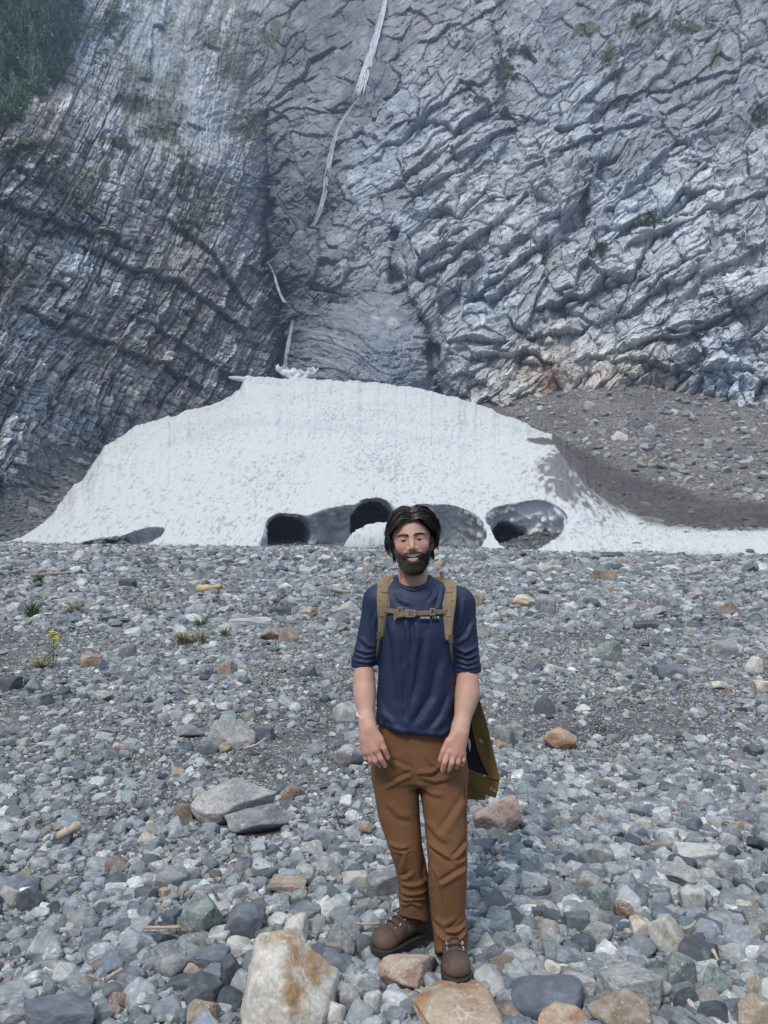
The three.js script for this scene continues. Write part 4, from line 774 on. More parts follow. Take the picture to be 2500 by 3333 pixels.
const navy = new THREE.MeshPhysicalMaterial({ color: new THREE.Color().setRGB(.0105, .0215, .066), roughness: .62, sheen: .04, sheenRoughness: .45, sheenColor: new THREE.Color().setRGB(.12, .16, .3) });
part('shirt', clothMesh(shirtD, sLo, sHi, .0052, shirtFolds, 2.9, .0016, 3), navy);
{ // collar band
  const P = []; for (let k = 0; k < 40; k++) { const a = k / 40 * Math.PI * 2, c = at(1345, 1899, 2.935), x = c[0] + .0655 * Math.sin(a), z = c[2] + .068 * Math.cos(a); P.push([x, c[1] + .003 - .027 * Math.cos(a) + .010 * Math.abs(Math.sin(a)), z + .001]); }
  const cv = new THREE.CatmullRomCurve3(P.map(p => new THREE.Vector3(...p)), true), g = new THREE.TubeGeometry(cv, 90, .0052, 8, true); part('collar', g, navy);
}
{ // print on the chest, mirrored faintly below
  const font = await new FontLoader().loadAsync('fonts/droid/droid_sans_bold.typeface.json');
  const white = std([.72, .74, .78], .7), faint = std([.20, .23, .33], .7), txt = 'HANG TEN', u0 = 1366, u1 = 1428;
  [...txt].forEach((ch, i) => {
    if (ch === ' ') return;
    const u = mix(u0, u1, (i + .3) / 8);
    for (const low of [0, 1]) {
      const g = new TextGeometry(ch, { font, size: .0092, depth: .0008, curveSegments: 3 }); if (low) g.scale(1, -.95, 1);
      const p = at(u, low ? 2016.5 : 2014.5, 2.82), z = surfZ(shirtD, p[0], p[1]); g.rotateY((u - 1372) / 125 * .75); g.translate(p[0], p[1] + (low ? -.0035 : .0005), z + .0028);
      g.deleteAttribute('uv'); part('letter', g, low ? faint : white);
    }
  });
}
const PELV = stack([[2315, 1242, 1468, 2.94, .100], [2350, 1236, 1474, 2.94, .106], [2376, 1229, 1484, 2.94, .113], [2430, 1219, 1502, 2.94, .122], [2480, 1213, 1514, 2.94, .128], [2520, 1211, 1520, 2.94, .122], [2540, 1216, 1519, 2.94, .1]], 2.5);
const LEGL = stack([[2440, 1226, 1360, 2.94, .105], [2500, 1211, 1352, 2.94, .112], [2560, 1216, 1362, 2.935, .108], [2650, 1230, 1366, 2.92, .096], [2740, 1260, 1373, 2.905, .087], [2800, 1280, 1383, 2.91, .08], [2850, 1291, 1391, 2.92, .076], [2900, 1297, 1396, 2.94, .077], [2945, 1301, 1402, 2.955, .077], [2975, 1297, 1404, 2.96, .079], [3006, 1297, 1404, 2.965, .08]], 2.5);
const LEGR = stack([[2440, 1352, 1512, 2.94, .105], [2500, 1354, 1520, 2.935, .112], [2560, 1365, 1520, 2.92, .108], [2650, 1378, 1521, 2.89, .098], [2740, 1388, 1521, 2.86, .09], [2800, 1393, 1520, 2.845, .084], [2850, 1394, 1519, 2.845, .08], [2900, 1397, 1517, 2.85, .078], [2960, 1402, 1513, 2.855, .076], [3000, 1406, 1519, 2.85, .079], [3050, 1411, 1522, 2.848, .08], [3125, 1415, 1514, 2.848, .08]], 2.5);
function trouserD(x, y, z) {
  let l = LEGL(x, y, z), r = LEGR(x, y, z);
  const hl = at(1298, 2981, 2.96), hr = at(1404, 3006, 2.96); const ya = EYE + (mix(hl[1], hr[1], clamp((x - hl[0]) / (hr[0] - hl[0]), -.3, 1.3)) - EYE) / 2.96 * clamp(-z, 2.8, 3), yb = EYE + ray(1460, 3106)[1] * clamp(-z, 2.7, 2.91);
  l = Math.max(l, ya - y); r = Math.max(r, yb - y);
  if (y < ya + .04) l = smax(l, -Math.max(LEGL(x, Math.max(y, ya), z, -.012), y - ya - .03), .003);
  if (y < yb + .04) r = smax(r, -Math.max(LEGR(x, Math.max(y, yb), z, -.012), y - yb - .03), .003);
  let d = smin(l, r, .012); d = smin(d, PELV(x, y, z), .02);
  return d;
}
const trFolds = [
  [[[1386, 2722], [1430, 2742], [1466, 2764]], .008, .007], [[[1519, 2722], [1495, 2742], [1468, 2764]], .008, .007], [[[1384, 2655], [1420, 2690], [1462, 2712]], .013, .005], [[[1516, 2590], [1470, 2650], [1430, 2700]], .014, .005], [[[1517, 2796], [1475, 2812], [1424, 2846]], .009, .007], [[[1392, 2780], [1420, 2815], [1432, 2860], [1455, 2960]], .008, .005], [[[1518, 2765], [1490, 2775], [1470, 2772]], .007, .005],
  [[[1519, 2995], [1480, 3018], [1440, 3016], [1408, 2992]], .0075, .009], [[[1516, 2978], [1480, 2992], [1440, 2990]], .007, .006], [[[1412, 3066], [1455, 3042], [1500, 3050]], .009, .005], [[[1406, 2960], [1440, 2975], [1480, 2950]], .01, .004],
  [[[1262, 2735], [1300, 2744], [1330, 2740]], .008, .006], [[[1284, 2758], [1318, 2760], [1306, 2830]], .009, .005], [[[1298, 2872], [1340, 2876], [1396, 2868]], .007, .008], [[[1300, 2905], [1345, 2908], [1400, 2898]], .007, .008], [[[1302, 2940], [1345, 2925], [1400, 2930]], .007, .006], [[[1300, 2962], [1340, 2938], [1375, 2958]], .007, .006], [[[1345, 2828], [1322, 2850], [1300, 2858]], .008, .005], [[[1390, 2800], [1385, 2840], [1394, 2880]], .007, .004],
  [[[1342, 2500], [1290, 2478], [1235, 2470]], .008, .005], [[[1344, 2508], [1300, 2528], [1250, 2560]], .009, .005], [[[1352, 2500], [1400, 2502], [1450, 2475]], .009, .006], [[[1356, 2510], [1410, 2530], [1470, 2520]], .009, .005], [[[1360, 2540], [1400, 2570], [1440, 2575]], .01, .004], [[[1380, 2440], [1400, 2470], [1440, 2490]], .008, .004], [[[1332, 2392], [1334, 2450], [1338, 2486]], .0035, .004], [[[1260, 2600], [1300, 2640], [1340, 2650]], .013, .004], [[[1250, 2395], [1240, 2430], [1222, 2450]], .006, .004], [[[1455, 2395], [1480, 2430], [1508, 2450]], .006, .004]
];
const duck = vcol(.86);
{
  const lo = [at(1190, 2500, 2.95)[0], at(1460, 3130, 2.9)[1], -3.11], hi = [at(1545, 2500, 2.95)[0], at(1300, 2308, 2.94)[1], -2.72];
  const g = clothMesh(trouserD, lo, hi, .0056, trFolds, 2.86, .0018, 7), p = g.attributes.position.array, c = new Float32Array(p.length);
  for (let i = 0; i < p.length; i += 3) { const w = f3(p[i] * 6, p[i + 1] * 4, p[i + 2] * 6, 3, 5), f = n3(p[i] * 160, p[i + 1] * 160, p[i + 2] * 90, 6), k = 1 + .10 * w + .05 * f; c[i] = .165 * k; c[i + 1] = .077 * k; c[i + 2] = .031 * k; }
  g.setAttribute('color', new THREE.BufferAttribute(c, 3)); part('trousers', g, duck);
  const pk = std([.07, .033, .014], .9); // pocket mouths and side seam
  for (const P of [[[1240, 2398], [1232, 2425], [1222, 2455]], [[1470, 2400], [1490, 2430], [1508, 2452]], [[1512, 2560], [1514, 2680], [1513, 2790]]]) part('seam', tubeOf(P.map(([u, v]) => { const q = at(u, v, 2.85), z = surfZ(trouserD, q[0], q[1]), k = at(u, v, -z); return [k[0], k[1], surfZ(trouserD, k[0], k[1]) + .0004]; }), .0014, 5), pk);
  const thread = std([.22, .115, .05], .8); // hem seams and fly seam
  const line = (P, f) => tubeOf(P.map(([u, v]) => { const q = at(u, v, 2.8), z = surfZ(f, q[0], q[1]); const k = at(u, v, -z); return [k[0], k[1], surfZ(f, k[0], k[1]) + .0005]; }), .0011, 5);
  part('seam', line([[1302, 2969], [1330, 2975], [1365, 2983], [1400, 2992]], trouserD), thread); part('seam', line([[1419, 3094], [1445, 3096], [1480, 3097], [1510, 3094]], trouserD), thread); part('seam', line([[1331, 2396], [1333, 2430], [1335, 2460], [1337, 2484]], trouserD), std([.07, .034, .015], .9));
}
// ---- body
const HC = at(1341, 1762, 2.905), roll = 5.2 * Math.PI / 180, yaw = -3 * Math.PI / 180, tip = -4 * Math.PI / 180;
const HM = new THREE.Matrix4().makeTranslation(...HC).multiply(new THREE.Matrix4().makeRotationFromEuler(new THREE.Euler(tip, yaw, roll, 'ZYX'))), HI = HM.clone().invert();
function headD(x, y, z) { // head's own axes: x to the right of the picture, y up, z towards the viewer; origin between the eyes, 8 cm behind the face
  const ax = Math.abs(x);
  let d = ell(x, y, z, [0, .035, -.022], [.0765, .093, .098]);
  d = smin(d, ell(x, y, z, [0, .012, .018], [.0655, .072, .066]), .03);
  d = smin(d, ell(x, y, z, [0, -.045, .020], [.0595, .070, .064]), .03);
  d = smin(d, caps(ax, y, z, [.050, -.045, -.012], [.016, -.100, .053], .0165, .016), .03);
  d = smin(d, ell(x, y, z, [0, -.105, .060], [.026, .020, .021]), .025);
  d = smin(d, ell(ax, y, z, [.0385, -.0245, .060], [.023, .019, .018]), .022);       // cheeks raised by the smile
  d = smin(d, caps(ax, y, z, [.010, .019, .079], [.045, .017, .064], .0085, .008), .014);  // brow
  d = smax(d, -ell(ax, y, z, [.031, .001, .0955], [.017, .0095, .014]), .014);           // sockets
  d = smin(d, ell(ax, y, z, [.031, .0005, .0685], [.0155, .0128, .0152]), .006);            // lids over the eyeballs
  d = smin(d, caps(ax, y, z, [.02, -.0095, .079], [.043, -.0085, .069], .0042, .004), .008); // pouches under the eyes
  d = smax(d, -ell(ax, y + .04 * (ax - .031) * (ax - .031) * 8, z, [.0315, -.001, .088], [.0126, .0040, .022]), .002);  // narrow eye slits
  d = smin(d, caps(x, y, z, [0, .010, .079], [0, -.030, .1015], .0075, .0105), .012);   // nose
  d = smin(d, ell(ax, y, z, [.0125, -.0345, .0885], [.0085, .0078, .0105]), .007);
  d = smax(d, -ell(ax, y, z, [.0068, -.0425, .0945], [.0042, .003, .006]), .003);
  d = smin(d, ell(x, y, z, [0, -.054, .078], [.030, .012, .017]), .014);                  // upper lip
  d = smin(d, ell(x, y, z, [0, -.083, .077], [.021, .009, .0155]), .012);
  const my = y + .0645 - 9 * x * x; // open, upturned mouth
  d = smax(d, -ell(x, my, z, [0, -.0005, .088], [.0282, .0112, .036]), .0035);
  // ears
  let e = ell(ax - .0765, y + .012 - (ax - .0765) * .2, z + .012 + (ax - .0765) * .6, [0, 0, 0], [.0105, .030, .0175]); e = smax(e, -ell(ax, y, z, [.0865, -.008, -.006], [.008, .017, .009]), .004); d = smin(d, e, .006);
  return d;
}
const V = new THREE.Vector3();
const neckA = at(1346, 1925, 2.965), neckB = at(1342, 1812, 2.945), chestA = at(1350, 2000, 2.95);
function neckD(x, y, z) { let d = caps(x, y, z, neckA, neckB, .062, .0575); d = smin(d, ell(x, y, z, [neckA[0], neckA[1] - .035, neckA[2] + .005], [.12, .05, .075]), .04); return d; }
function bodyHead() {
  const f = (x, y, z) => { V.set(x, y, z).applyMatrix4(HI); return smin(headD(V.x, V.y, V.z), neckD(x, y, z), .018); };
  const lo = [HC[0] - .105, at(1345, 1932, 2.9)[1], HC[2] - .14], hi = [HC[0] + .105, HC[1] + .145, HC[2] + .125];
  return nets(f, lo, hi, .0027);
}
const wrL = at(1195, 2352, 2.82), fmL = at(1187, 2255, 2.885), wrR = at(1499, 2372, 2.82), fmR = at(1521, 2262, 2.88);
function armsD(x, y, z, e, m, w, r0, r1, r2, sgn) {
  let d = caps(x, y, z, [e[0], e[1] + .03, e[2]], m, r0 * .86, r1); d = smin(d, caps(x, y, z, m, w, r1, r2), .02); d = smin(d, caps(x, y, z, mix3(e, m, .5), mix3(m, w, .3), r1 * .98, r1 * .82), .02); return d;
}
const mix3 = (a, b, t) => [mix(a[0], b[0], t), mix(a[1], b[1], t), mix(a[2], b[2], t)];
function handD(spec) {
  const bones = [], W = spec.wrist;
  for (const f of spec.fingers) { const P = f.p.map(([u, v, D]) => at(u, v, D)); for (let i = 0; i + 1 < P.length; i++) bones.push([P[i], P[i + 1], f.r[i], f.r[i + 1], f.k ?? 0]); }
  const palm = spec.palm.map(([a, b, ra, rb]) => [at(...a), at(...b), ra, rb]);
  return (x, y, z) => {
    let d = 9; for (const [a, b, ra, rb] of palm) d = smin(d, caps(x, y, z, a, b, ra, rb), .014);
    let fd = 9; let cur = 9; let last = null;
    for (const [a, b, ra, rb] of bones) fd = Math.min(fd, caps(x, y, z, a, b, ra, rb));
    return smin(d, fd, .0065);
  };
}
const HL = { palm: [[[1194, 2345, 2.82], [1188, 2400, 2.80], .0265, .019], [[1196, 2350, 2.82], [1218, 2440, 2.775], .025, .0165], [[1190, 2380, 2.80], [1196, 2446, 2.785], .021, .0155], [[1205, 2370, 2.80], [1222, 2436, 2.775], .022, .0165], [[1186, 2400, 2.80], [1187, 2446, 2.795], .018, .0135], [[1206, 2370, 2.80], [1238, 2410, 2.785], .022, .0155]],
  fingers: [{ p: [[1232, 2400, 2.79], [1250, 2436, 2.775], [1263, 2466, 2.785]], r: [.0145, .0115, .0092] }, { p: [[1224, 2440, 2.775], [1240, 2470, 2.762], [1253, 2492, 2.775]], r: [.0122, .0108, .009] }, { p: [[1210, 2446, 2.778], [1222, 2477, 2.768], [1236, 2491, 2.79]], r: [.0120, .0108, .009] }, { p: [[1197, 2448, 2.788], [1207, 2475, 2.780], [1221, 2484, 2.80]], r: [.0115, .0102, .0088] }, { p: [[1186, 2446, 2.798], [1191, 2468, 2.79], [1202, 2479, 2.81]], r: [.0105, .0092, .008] }] };
const HR = { palm: [[[1499, 2365, 2.82], [1500, 2415, 2.80], .0275, .020], [[1494, 2372, 2.82], [1466, 2446, 2.775], .025, .0165], [[1498, 2390, 2.80], [1484, 2452, 2.775], .022, .0165], [[1504, 2390, 2.80], [1502, 2450, 2.785], .021, .0155], [[1488, 2385, 2.80], [1462, 2420, 2.785], .022, .016]],
  fingers: [{ p: [[1460, 2414, 2.785], [1443, 2446, 2.775], [1433, 2474, 2.782]], r: [.0145, .0112, .0092] }, { p: [[1459, 2450, 2.775], [1447, 2482, 2.760], [1441, 2507, 2.775]], r: [.0124, .0110, .0092] }, { p: [[1477, 2454, 2.772], [1471, 2483, 2.758], [1461, 2505, 2.775]], r: [.0122, .0110, .0092] }, { p: [[1494, 2454, 2.778], [1491, 2482, 2.766], [1485, 2497, 2.785]], r: [.0116, .0104, .009] }, { p: [[1509, 2452, 2.79], [1508, 2475, 2.78], [1503, 2489, 2.80]], r: [.0106, .0094, .0082] }] };
function beardMask(x, y, z) { // head axes, 0..1
  const ax = Math.abs(x); if (z < -.03) return 0;
  const top = pw([0, .010, .030, .040, .052, .062, .070, .09], [-.0455, -.0435, -.047, -.054, -.046, -.026, .004, .014], ax);
  let m = sstep(top + .004, top - .006, y);
  const my = y + .0645 - 9 * x * x; m *= sstep(.98, 1.3, Math.hypot(x / .0290, (my + .001) / .0138));
  m *= 1 - .9 * gauss(x, .014) * gauss(y + .0865, .0055);
  m *= 1 - .85 * sstep(.022, .030, ax) * sstep(.046, .038, ax) * sstep(-.052, -.060, y) * sstep(-.090, -.078, y) * 0;
  return clamp(m) * sstep(-.15, -.132, y) * sstep(-.03, .0, z + (ax > .05 ? .02 : 0));
}
{
  const pieces = [];
  let wristY = 0; const skin = (r, kind) => {
    const g = geo(r.pos, r.idx), p = r.pos, c = new Float32Array(p.length);
    for (let i = 0; i < p.length; i += 3) {
      let s = [.55, .345, .26]; const n = .06 * f3(p[i] * 40, p[i + 1] * 40, p[i + 2] * 40, 3, 4);
      if (kind === 'head') {
        V.set(p[i], p[i + 1], p[i + 2]).applyMatrix4(HI); const { x, y, z } = V, ax = Math.abs(x);
        const red = .75 * gauss(ax - .042, .022) * gauss(y + .022, .02) + .55 * gauss(x, .013) * gauss(y + .03, .016) * sstep(.08, .095, z) + .3 * sstep(.07, .08, ax) + .25 * gauss(ax - .02, .01) * gauss(y, .01);
        s = [mix(s[0], .53, red), mix(s[1], .235, red), mix(s[2], .185, red)];
        const my = y + .0645 - 9 * x * x, lip = z > .06 ? sstep(1.5, 1.05, Math.hypot(x / .0296, my / .0126)) * sstep(.0, -.004, my + .002) : 0; s = [mix(s[0], .44, lip), mix(s[1], .17, lip), mix(s[2], .15, lip)];
        const inM = z < .088 && z > .03 && Math.hypot(x / .0285, my / .0108) < 1.0 ? 1 : 0; if (inM && z < .078) s = [.10, .03, .025];
        const lid = gauss(ax - .0315, .013) * gauss(y - .0012, .0022) * sstep(.05, .07, z) * .85; s = s.map((q, a) => mix(q, [.06, .04, .035][a], lid));
        s = s.map((q, a) => mix(q, [.30, .16, .13][a], .5 * gauss(ax - .031, .015) * gauss(y + .0065, .0018) * sstep(.06, .075, z) + .45 * gauss(ax - .031, .015) * gauss(y - .0095, .002) * sstep(.06, .075, z)));
        const b = beardMask(x, y, z) * (z > -.03 ? 1 : 0), bb = b * (.75 + .25 * n3(x * 160, y * 160, z * 160, 8)); s = s.map((q, a) => mix(q, [.06, .043, .034][a], bb * mix(.35, .9, sstep(-.035, -.08, y))));
        const brow = gauss((y - .0190 - .004 * Math.sin(ax / .05 * 3.1)), .0042) * sstep(.008, .016, ax) * sstep(.052, .042, ax) * sstep(.05, .06, z); s = s.map((q, a) => mix(q, [.045, .035, .03][a], brow * .7));
        const nos = gauss(ax - .0068, .0035) * gauss(y + .043, .003) * sstep(.08, .088, z); s = s.map(q => q * (1 - .75 * nos));
      } else {
        const kn = mix(.12 + .15 * f3(p[i] * 12, p[i + 1] * 12, p[i + 2] * 12, 2, 9), .35 + .35 * sstep(0, .4, f3(p[i] * 30, p[i + 1] * 30, p[i + 2] * 30, 2, 9)), kind === 'hand' ? sstep(wristY - .005, wristY - .07, p[i + 1]) : 0);
        s = [mix(s[0], .52, kn), mix(s[1], .245, kn), mix(s[2], .19, kn)];
        if (kind === 'arm') { const hr = sstep(.5, .9, n3(p[i] * 420, p[i + 1] * 120, p[i + 2] * 420, 12)); s = s.map(q => q * (1 - .10 * hr)); }
      }
      for (let a = 0; a < 3; a++) c[i + a] = clamp(s[a] * (1 + n), .01, 1);
    }
    g.setAttribute('color', new THREE.BufferAttribute(c, 3)); pieces.push(g);
  };
  skin(bodyHead(), 'head');
  const cut = Math.max(at(1200, 2300, 2.88)[1], 0);
  for (const [e, m, w, r, H, sg] of [[elL, fmL, wrL, [.040, .0395, .0275], HL, 1], [elR, fmR, wrR, [.0435, .0425, .030], HR, -1]]) {
    const hd = handD(H), arm = (x, y, z) => armsD(x, y, z, e, m, w, ...r, sg);
    const f = (x, y, z) => smin(arm(x, y, z), hd(x, y, z), .02);
    const cutY = w[1] + .03, [lo, hi] = bounds([e, m, w, [e[0], e[1] + .03, e[2]]], .06);
    lo[1] = cutY - .012; wristY = cutY; skin(nets((x, y, z) => Math.max(f(x, y, z), cutY - .004 - y), lo, hi, .0042), 'arm');
    const pts = []; for (const q of H.fingers) for (const b of q.p) pts.push(at(...b)); pts.push(w); const [l2, h2] = bounds(pts, .04); h2[1] = cutY + .006;
    skin(nets((x, y, z) => Math.max(f(x, y, z), y - cutY), l2, h2, .0027), 'hand');
  }
  // the trunk and legs under the clothes
  skin(nets((x, y, z) => { let d = Math.min(TORSO(x, y, z, -.042), PELV(x, y, z, -.035), LEGL(x, y, z, -.02), LEGR(x, y, z, -.02)); d = Math.min(d, caps(x, y, z, shL, elL, .042, .028), caps(x, y, z, shR, elR, .044, .031)); return d; }, [sLo[0], .35, -3.1], [sHi[0], sHi[1] - .0, -2.76], .02), 'trunk');
  part('body', mergeGeometries(pieces), new THREE.MeshPhysicalMaterial({ color: 0xffffff, vertexColors: true, roughness: .52, sheen: .15, sheenRoughness: .6, specularIntensity: .6 }));
}
const inHead = (x, y, z) => { V.set(x, y, z).applyMatrix4(HM); return [V.x, V.y, V.z]; };
{ // eyes and teeth
  for (const s of [-1, 1]) {
    const g = new THREE.SphereGeometry(.0118, 20, 14); g.rotateX(Math.PI / 2); const p = g.attributes.position.array, c = new Float32Array(p.length);
    for (let i = 0; i < p.length; i += 3) { const q = Math.hypot(p[i], p[i + 1]), a = p[i + 2] > 0 && q < .0068 ? [.02, .012, .009] : [.40, .35, .33]; c.set(a, i); }
    g.setAttribute('color', new THREE.BufferAttribute(c, 3)); g.deleteAttribute('uv'); g.applyMatrix4(HM.clone().multiply(new THREE.Matrix4().makeTranslation(s * .031, -.0004, .0695))); part('eye', g, vcol(.25));
  }
  const tooth = std([.92, .88, .80], .3), gs = [];
  for (const [row, n, y0, hgt] of [[0, 10, -.0605, .0122], [1, 8, -.0728, .0072]]) for (let i = 0; i < n; i++) {
    const t = (i + .5) / n * 2 - 1, x = t * (row ? .0172 : .0248), z = .0872 - 15 * x * x - row * .004, g = new THREE.SphereGeometry(1, 8, 6); g.scale(row ? .0026 : .0030, hgt / 2, .003); g.rotateY(x * 24); g.translate(x, y0 + 9 * x * x + (row ? 0 : .0004 * Math.abs(i - 4.5)), z); g.applyMatrix4(HM); g.deleteAttribute('uv'); gs.push(g);
  }
  part('teeth', mergeGeometries(gs), tooth);
  const t = new THREE.SphereGeometry(1, 14, 10); t.scale(.016, .0045, .014); t.translate(0, -.0745, .066); t.applyMatrix4(HM); t.deleteAttribute('uv'); part('tongue', t, std([.36, .11, .10], .5));
}
// ---- hair, in locks of fine strands
function strandBuf() { const pos = [], idx = [], col = []; return { pos, idx, col, add(P, r0, r1, c, sides = 4) { const n = P.length, o = pos.length / 3; for (let i = 0; i < n; i++) { const a = P[Math.max(i - 1, 0)], b = P[Math.min(i + 1, n - 1)]; let t = [b[0] - a[0], b[1] - a[1], b[2] - a[2]]; const l = Math.hypot(...t) || 1; t = t.map(q => q / l); let s = [t[1], -t[0], 0]; const sl = Math.hypot(...s) || 1; s = s.map(q => q / sl); const w = [t[1] * s[2] - t[2] * s[1], t[2] * s[0] - t[0] * s[2], t[0] * s[1] - t[1] * s[0]], f = i / (n - 1), r = mix(r0, r1, f * f); for (let k = 0; k < sides; k++) { const an = k / sides * 6.283, C = Math.cos(an) * r, S = Math.sin(an) * r; pos.push(P[i][0] + s[0] * C + w[0] * S, P[i][1] + s[1] * C + w[1] * S, P[i][2] + s[2] * C + w[2] * S); col.push(...c); } } for (let i = 0; i < n - 1; i++) for (let k = 0; k < sides; k++) { const a = o + i * sides + k, b = o + i * sides + (k + 1) % sides; idx.push(a, b, a + sides, b, b + sides, a + sides); } }, geo() { return geo(pos, idx, col); } }; }
const SC = [0, .035, -.022], SR = [.0785, .095, .100];
{
  const R = rng(99), B = strandBuf(), cr = (P, t) => { const n = P.length - 1, x = t * n, i = Math.min(Math.floor(x), n - 1), f = x - i, g = k => P[clamp(k, 0, n)], a = g(i - 1), b = g(i), c = g(i + 1), d = g(i + 2); return [0, 1, 2].map(q => .5 * (2 * b[q] + (c[q] - a[q]) * f + (2 * a[q] - 5 * b[q] + 4 * c[q] - d[q]) * f * f + (3 * b[q] - a[q] - 3 * c[q] + d[q]) * f * f * f)); };
  const dir = (s, al, ph, h) => [SC[0] + s * Math.sin(al) * (SR[0] + h), SC[1] + Math.cos(al) * Math.sin(ph) * (SR[1] + h), SC[2] + Math.cos(al) * Math.cos(ph) * (SR[2] + h)];
  const rad = Math.PI / 180, locks = 250;
  for (let L = 0; L < locks; L++) {
    const s = L % 2 ? 1 : -1, t = Math.pow((L + R()) / locks, .9), ph = mix(21, 205, t) * rad, lay = .35 + .85 * R(), front = sstep(62, 36, ph / rad);
    const LK = .5 + 1.5 * R() * R(), px0 = .008 * (1 - t), len = mix(.6, 1.06, R()) * (ph / rad > 90 ? 1.12 : 1), ww = (R() - .5) * .012, curl = .006 + .009 * R(), fq = 2 + R() * 2.2, fp = R() * 6.28, drop = mix(.035, .085, R());
    const h = [.007, .017 + .006 * front, .021 + .006 * front, .021, .022, .017, .020].map(q => q * (.40 + .70 * lay)); const a0 = (R() - .35) * 9;
    const a = [a0, 20, 42, 62, 78].map(q => q * rad), P = a.map((al, i) => dir(s, al, ph + (i > 1 ? (-.06 * (i - 1)) * (front) : 0), h[i]));
    for (const p of P) p[0] += px0; for (const i of [2, 3, 4]) { P[i][2] += .016 * front; P[i][1] -= .013 * front; P[i][0] -= s * .004 * front; }
    const e = P[4]; P.push([e[0] + s * .002 + ww * .3, e[1] - drop * .5, e[2] + (ph < 1.4 ? .008 : -.004)], [e[0] - s * mix(.004, .024, R()), e[1] - drop, e[2] + (ph < 1.4 ? -.004 : -.014)]);
    const nS = 17;
    for (let k = 0; k < nS; k++) {
      const jx = (R() - .5) * .008, jy = (R() - .5) * .005, jz = (R() - .5) * .008, li = len * (.9 + .14 * R()), Q = [], N = 14, g = LK * (.7 + .6 * R()), c = [.031 * g, .026 * g, .0225 * g];
      for (let i = 0; i < N; i++) { const f = i / (N - 1), p = cr(P, Math.min(f * li, 1)), sp = mix(.6, 1, Math.sin(Math.PI * Math.min(1, f * 1.1))), w = Math.sin(f * fq * 3 + fp) * curl * f; Q.push(inHead(p[0] + jx * sp + w * .5, p[1] + jy * sp + w * .7, p[2] + jz * sp + w)); }
      B.add(Q, .00115, .0003, c, 3);
    }
  }
  // short hair behind the ears and on the nape
  for (let k = 0; k < 700; k++) { const s = R() < .5 ? -1 : 1, an = (60 + 120 * R()) * rad, y = mix(.02, -.045, R()), rx = .076 - .010 * sstep(-.03, -.08, y), x = s * Math.sin(an) * rx, z = -.03 - Math.abs(Math.cos(an)) * .09 * (an > 1.57 ? 1 : -.25), Q = []; for (let i = 0; i < 6; i++) { const f = i / 5; Q.push(inHead(x * (1 + .06 * f) + s * .004 * f, y - .035 * f, z - .004 * f)); } B.add(Q, .0016, .0004, [.012, .0105, .0095], 3); }
  const hairMat = vcol(.36);
  part('hair', B.geo(), hairMat);
  const capF = (x, y, z) => { let d = Math.abs(ell(x, y, z, SC, [SR[0] + .0015, SR[1] + .002, SR[2] + .002])) - .0035; const line = .076 - .9 * Math.max(0, Math.abs(x) - .03) * (Math.abs(x) > .03 ? 1.2 : 1); d = Math.max(d, -(y - line) * .8 * (z > .02 ? 1 : 0) - (z > .02 ? 0 : 9)); d = Math.max(d, z > -.01 ? .012 - y - (z < .02 ? .02 : 0) : -.062 - y); return d; };
  const r = nets(capF, [-.1, -.08, -.15], [.1, .16, .1], .0042), q = r.pos; for (let i = 0; i < q.length; i += 3) { const w = inHead(q[i], q[i + 1], q[i + 2]); q[i] = w[0]; q[i + 1] = w[1]; q[i + 2] = w[2]; }
  part('hair', geo(r.pos, r.idx), std([.010, .009, .0085], .7));
}
{ // beard, moustache and brows
  const R = rng(77), B = strandBuf(), grad = (x, y, z) => { const e = .0015, d = headD(x, y, z); const g = [headD(x + e, y, z) - d, headD(x, y + e, z) - d, headD(x, y, z + e) - d], l = Math.hypot(...g) || 1; return g.map(q => q / l); };
  const root = (x, y) => { let z = .13; for (let k = 0; k < 60; k++) { const d = headD(x, y, z); if (d < .0006) return z; z -= Math.max(d * .7, .0006); if (z < -.03) return null; } return null; };
  let n = 0;
  for (let k = 0; k < 30000 && n < 7000; k++) {
    const x = (R() * 2 - 1) * .074, y = mix(-.132, .012, R()), z = root(x, y); if (z === null) continue; const m = beardMask(x, y, z); if (R() > m * (y > -.045 ? .22 : y > -.07 && Math.abs(x) > .04 ? .5 : 1)) continue; n++;
    const g = grad(x, y, z), mu = y > -.062 && Math.abs(x) < .034, ch = sstep(-.06, -.11, y), len = mu ? .0062 : mix(.0028, .0092, ch) * (.7 + .6 * R());
    const dx = mu ? Math.sign(x || 1) * .75 + (R() - .5) * .4 : x * 5 + (R() - .5) * .6, dy = mu ? -.62 : -.85, q = .55, c = mu ? [.085, .055, .038] : [.042, .031, .024], b = .6 + 1.0 * R();
    const Q = []; for (let i = 0; i < 4; i++) { const f = i / 3 * len; Q.push(inHead(x + (g[0] * q + dx * .6) * f, y + (g[1] * q * .5 + dy * (.5 + .5 * i / 3)) * f, z + g[2] * q * f + .001)); }
    B.add(Q, .00058, .00022, c.map(v => v * b), 3);
  }
  part('beard', B.geo(), vcol(.5));
  for (const s of [-1, 1]) { const E = strandBuf(); for (let k = 0; k < 260; k++) { const t = R(), x = s * mix(.009, .051, t), y0 = .0162 + .0065 * Math.sin(Math.min(1, t * 1.15) * 2.2) + (R() - .5) * mix(.0075, .003, t), z = root(x, y0); if (z === null) continue; const Q = []; for (let i = 0; i < 3; i++) { const f = i / 2 * .0075; Q.push(inHead(x + s * f * .85, y0 + f * (.45 - t * .6), z + .0012 - f * .15)); } E.add(Q, .0007, .0003, [.02, .016, .014], 3); } part('eyebrow', E.geo(), vcol(.5)); }
}
